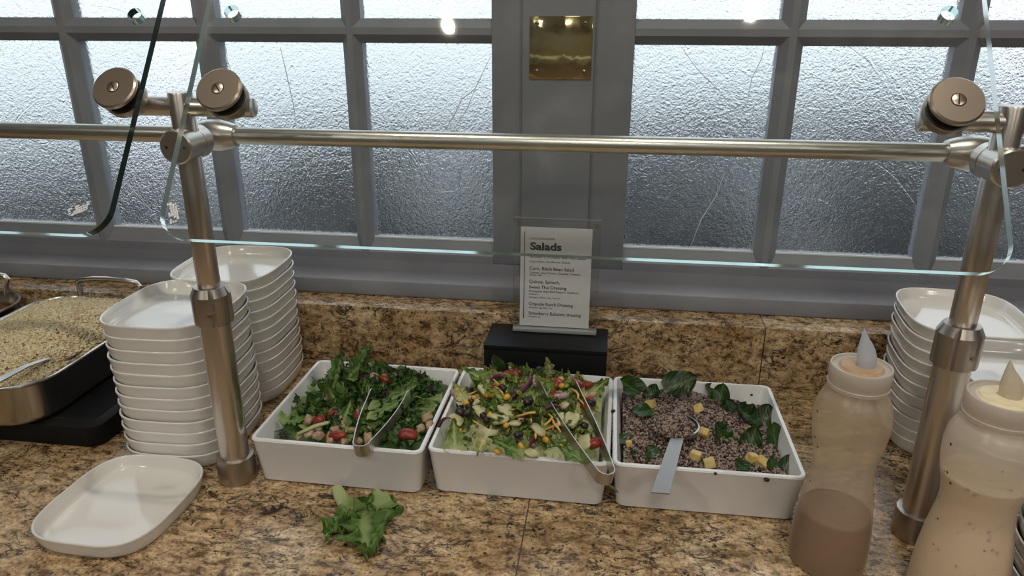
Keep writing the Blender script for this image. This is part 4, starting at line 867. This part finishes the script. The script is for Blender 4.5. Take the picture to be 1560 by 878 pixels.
# ================================================================== rice pan and second pan
bb = empty('pan_riser', (-1.10, 0.92, 0)); tag(bb, 'black box with a perforated top under the rice pan', 'riser')
bm = bmesh.new(); rings = [[Vector((x, y, z)) for x, y in pts] for pts, z in ((rrect(0.858, 0.272, .018, 5), .0005), (rrect(0.864, 0.276, .020, 5), .004), (rrect(0.864, 0.276, .020, 5), .031), (rrect(0.852, 0.264, .016, 5), .0352))]; loft(bm, rings); mk('body', bm, M['black'], bb)
bm = bmesh.new(); loft(bm, [[Vector((x, y, z)) for x, y in pts] for pts, z in ((rrect(0.840, 0.252, .012, 5), .0352), (rrect(0.838, 0.250, .012, 5), .0362))]); mk('perforated_top', bm, M['blackp'], bb)
def steel_pan(cx, cy, lab):
    e = empty('steel_pan', (cx, cy, 0.0363)); tag(e, lab, 'pan'); w, d, h = 0.226, 0.330, 0.064
    def rr(ins, z, r): return [Vector((x, y, z)) for x, y in rrect(w-2*ins, d-2*ins, r, 10)]
    bm = bmesh.new(); loft(bm, [rr(.020, 0, .045), rr(.012, .003, .055), rr(.008, .010, .060), rr(.003, h-.006, .062), rr(0, h-.002, .064), rr(.0005, h, .064), rr(.004, h, .060), rr(.007, h-.004, .058), rr(.012, .012, .054), rr(.022, .006, .046)]); mk('body', bm, M['pan'], e, angle=45)
    for s in (-1, 1):
        bm = bmesh.new(); y = s*(d/2-0.004); hw = .058; pts = []
        pts = [(-hw+.006, y, h-.010), (-hw+.004, y+s*.003, h+.010), (-hw, y+s*.006, h+.021), (-hw+.006, y+s*.007, h+.0265), (-hw*.5, y+s*.008, h+.0295), (0, y+s*.008, h+.0305), (hw*.5, y+s*.008, h+.0295), (hw-.006, y+s*.007, h+.0265), (hw, y+s*.006, h+.021), (hw-.004, y+s*.003, h+.010), (hw-.006, y, h-.010)]
        tube_path(bm, pts, .0048, 10, .0042); mk('handle', bm, M['pan'], e)
    return e
PANX, PANY = -0.8385, 0.9130
steel_pan(PANX, PANY, 'oblong stainless steel pan heaped with rice on the black box'); steel_pan(-1.085, PANY, 'oblong stainless steel pan of saucy food at the left edge')
def hr(x, y):
    dx, dy = (x-PANX)/0.100, (y-PANY)/0.150; q = (abs(dx)**4+abs(dy)**4)**.25
    return 0.0985+0.026*max(0, 1-q**2)-0.010*math.exp(-((x+.87)**2+(y-.87)**2)/.0016)+.003*noise.noise(Vector((x*22, y*22, 0)))
def heap(name, cx, hfun, mat, lab, cat):
    bm = bmesh.new(); pts = [rrect(0.206*k, 0.310*k, max(.004, .052*k), 6, cx, PANY) for k in (.90, 1, .85, .7, .55, .4, .25, .1)]
    rings = [[Vector((x, y, 0.050)) for x, y in pts[0]]]+[[Vector((x, y, hfun(x, y)-.003)) for x, y in p] for p in pts[1:]]; loft(bm, rings); tag(mk(name, bm, mat), lab, cat, kind='stuff')
heap('rice_bed', PANX, hr, simple('rice_base', (0.70, 0.57, 0.36), .7, var=.2, vscale=150), 'packed cooked rice filling the pan under the loose grains', 'rice')
SPI = ([(1, 0, 0), (-1, 0, 0), (.4, .5, .87), (.4, .5, -.87), (.4, -1, 0), (-.4, .5, .87), (-.4, .5, -.87), (-.4, -1, 0)], [(0, 2, 3), (0, 3, 4), (0, 4, 2), (1, 6, 5), (1, 7, 6), (1, 5, 7), (2, 5, 6), (2, 6, 3), (3, 6, 7), (3, 7, 4), (4, 7, 5), (4, 5, 2)])
RC = [(0.84, 0.70, 0.43), (0.87, 0.75, 0.50), (0.78, 0.63, 0.37), (0.88, 0.78, 0.56), (0.74, 0.58, 0.33)]
def in_pan(cx):
    while True:
        x, y = R.uniform(-.103, .103), R.uniform(-.155, .155); ax, ay = abs(x)-.051, abs(y)-.103
        if ax > 0 and ay > 0 and math.hypot(ax, ay) > .050: continue
        return cx+x, PANY+y
RP = []
for _ in range(14000):
    x, y = in_pan(PANX); RP.append((Vector((x, y, hr(x, y)-.002+R.uniform(0, .0035))), R.uniform(.0013, .0017), R.choice(RC), 3.0))
grains('rice_grains', RP, SPI, M['rice'], 'loose cream coloured cooked rice grains heaped in the pan', 'rice')
def hs(x, y): return 0.078+.004*noise.noise(Vector((x*40, y*40, 3)))
heap('stew_bed', -1.085, hs, simple('stew_base', (0.20, 0.07, 0.02), .4, var=.4, vscale=120), 'reddish brown sauce filling the left edge pan', 'food')
EP = []
for _ in range(900):
    x, y = in_pan(-1.085); EP.append((Vector((x, y, hs(x, y)+R.uniform(-.002, .004))), R.uniform(.003, .0055), R.choice([(0.30, 0.11, 0.03), (0.20, 0.06, .02), (0.40, .2, .08), (.12, .04, .015)]), 1.3))
grains('stew_pieces', EP, ICO, M['stew'], 'chopped orange brown food pieces in the left edge pan', 'food')
rs = empty('rice_spoon', at_z(60, 549, .112)); tag(rs, 'steel spoon half buried in the rice', 'spoon')
bm = bmesh.new(); a, b, c = at_z(-40, 600, .122)-rs.location, at_z(40, 558, .117)-rs.location, at_z(75, 546, .109)-rs.location
dr = (c-a).normalized(); sd = dr.cross(Vector((0, 0, 1))).normalized(); rings = []
for p, w in ((a, .006), (a.lerp(b, .5), .0058), (b, .005), (c, .004)): rings.append([p+sd*w+Vector((0, 0, .0008)), p-sd*w+Vector((0, 0, .0008)), p-sd*w-Vector((0, 0, .0008)), p+sd*w-Vector((0, 0, .0008))])
loft(bm, rings); mk('handle', bm, M['tong'], rs)
bm = bmesh.new(); am = axis_mat((c+dr*.028+Vector((0, 0, -.004))), (0, 0, 1)) @ Matrix.Rotation(math.atan2(dr.y, dr.x), 4, 'Z') @ Matrix.Diagonal((1.5, 1, 1, 1)); lathe(bm, [(.021, .003), (.0205, .0005), (.015, -.004), (.006, -.006)], 28, am, cap0=False); mk('bowl', bm, M['tong'], rs)

# ================================================================== small leftovers
bm = bmesh.new(); p0, p1 = at_z(926, 738, .052), at_z(941, 750, .030); tube_path(bm, [p0, p0.lerp(p1, .5)+Vector((.001, 0, 0)), p1], [.0012, .0014, .0010], 8); tag(mk('green_stem', bm, M['stemg']), 'short green stem dangling between the middle and right dishes', 'stem')
def residue(gx, gs, w, h, ang, par):
    rr = random.Random(int(gs*1e4)+7); bm = bmesh.new()
    for i in range(9):
        for j in range(4):
            if rr.random() < 0.22: continue
            cx, cy = (i-4)*w/9, (j-1.5)*h/4; a, b = w/18*rr.uniform(.7, 1.15), h/8*rr.uniform(.6, 1.1); fs = []
            for ux, uy in ((-1, -1), (1, -1), (1, 1), (-1, 1)):
                x, y = cx+ux*a*rr.uniform(.8, 1.2), cy+uy*b*rr.uniform(.8, 1.2); X, Y = x*math.cos(ang)-y*math.sin(ang), x*math.sin(ang)+y*math.cos(ang)
                fs.append(GP0+Tn*(gs+Y)+Vector((gx+X, 0, 0))+Nn*(GT/2+0.0002))
            top = [bm.verts.new(f+Nn*0.0002) for f in fs]; lo = [bm.verts.new(f) for f in fs]; bm.faces.new(top); bm.faces.new(lo[::-1])
            for k in range(4): bm.faces.new((lo[k], lo[(k+1) % 4], top[(k+1) % 4], top[k]))
    o = mk('sticker_residue', bm, M['paper'], par, smooth=False); o['label'] = 'scuffed white sticker remains'
for o in list(COL.objects):
    if o.name == 'sneeze_guard_glass': gC = o
    if o.name == 'sneeze_guard_glass.001': gL = o
residue(-0.4120, 0.026, 0.022, 0.010, 1.95, gC); residue(-0.5100, 0.026, 0.022, 0.009, 0.45, gL)

# every loose piece in the dishes says in which part of its dish it lies
def place(u, v):
    a = 'front' if v < -0.33 else 'back' if v > 0.33 else ''; b = 'left' if u < -0.33 else 'right' if u > 0.33 else ''
    return (a+' '+b).strip() or 'centre'
for o in COL.objects:
    g = o.get('group', '')
    if o.parent is None and ('left dish' in g or 'left salad dish' in g or 'middle dish' in g):
        D = D2 if 'middle' in g else D1; p = place(*uv_of(D, o.location.x, o.location.y)); l = o['label']
        o['label'] = l+', at its '+p
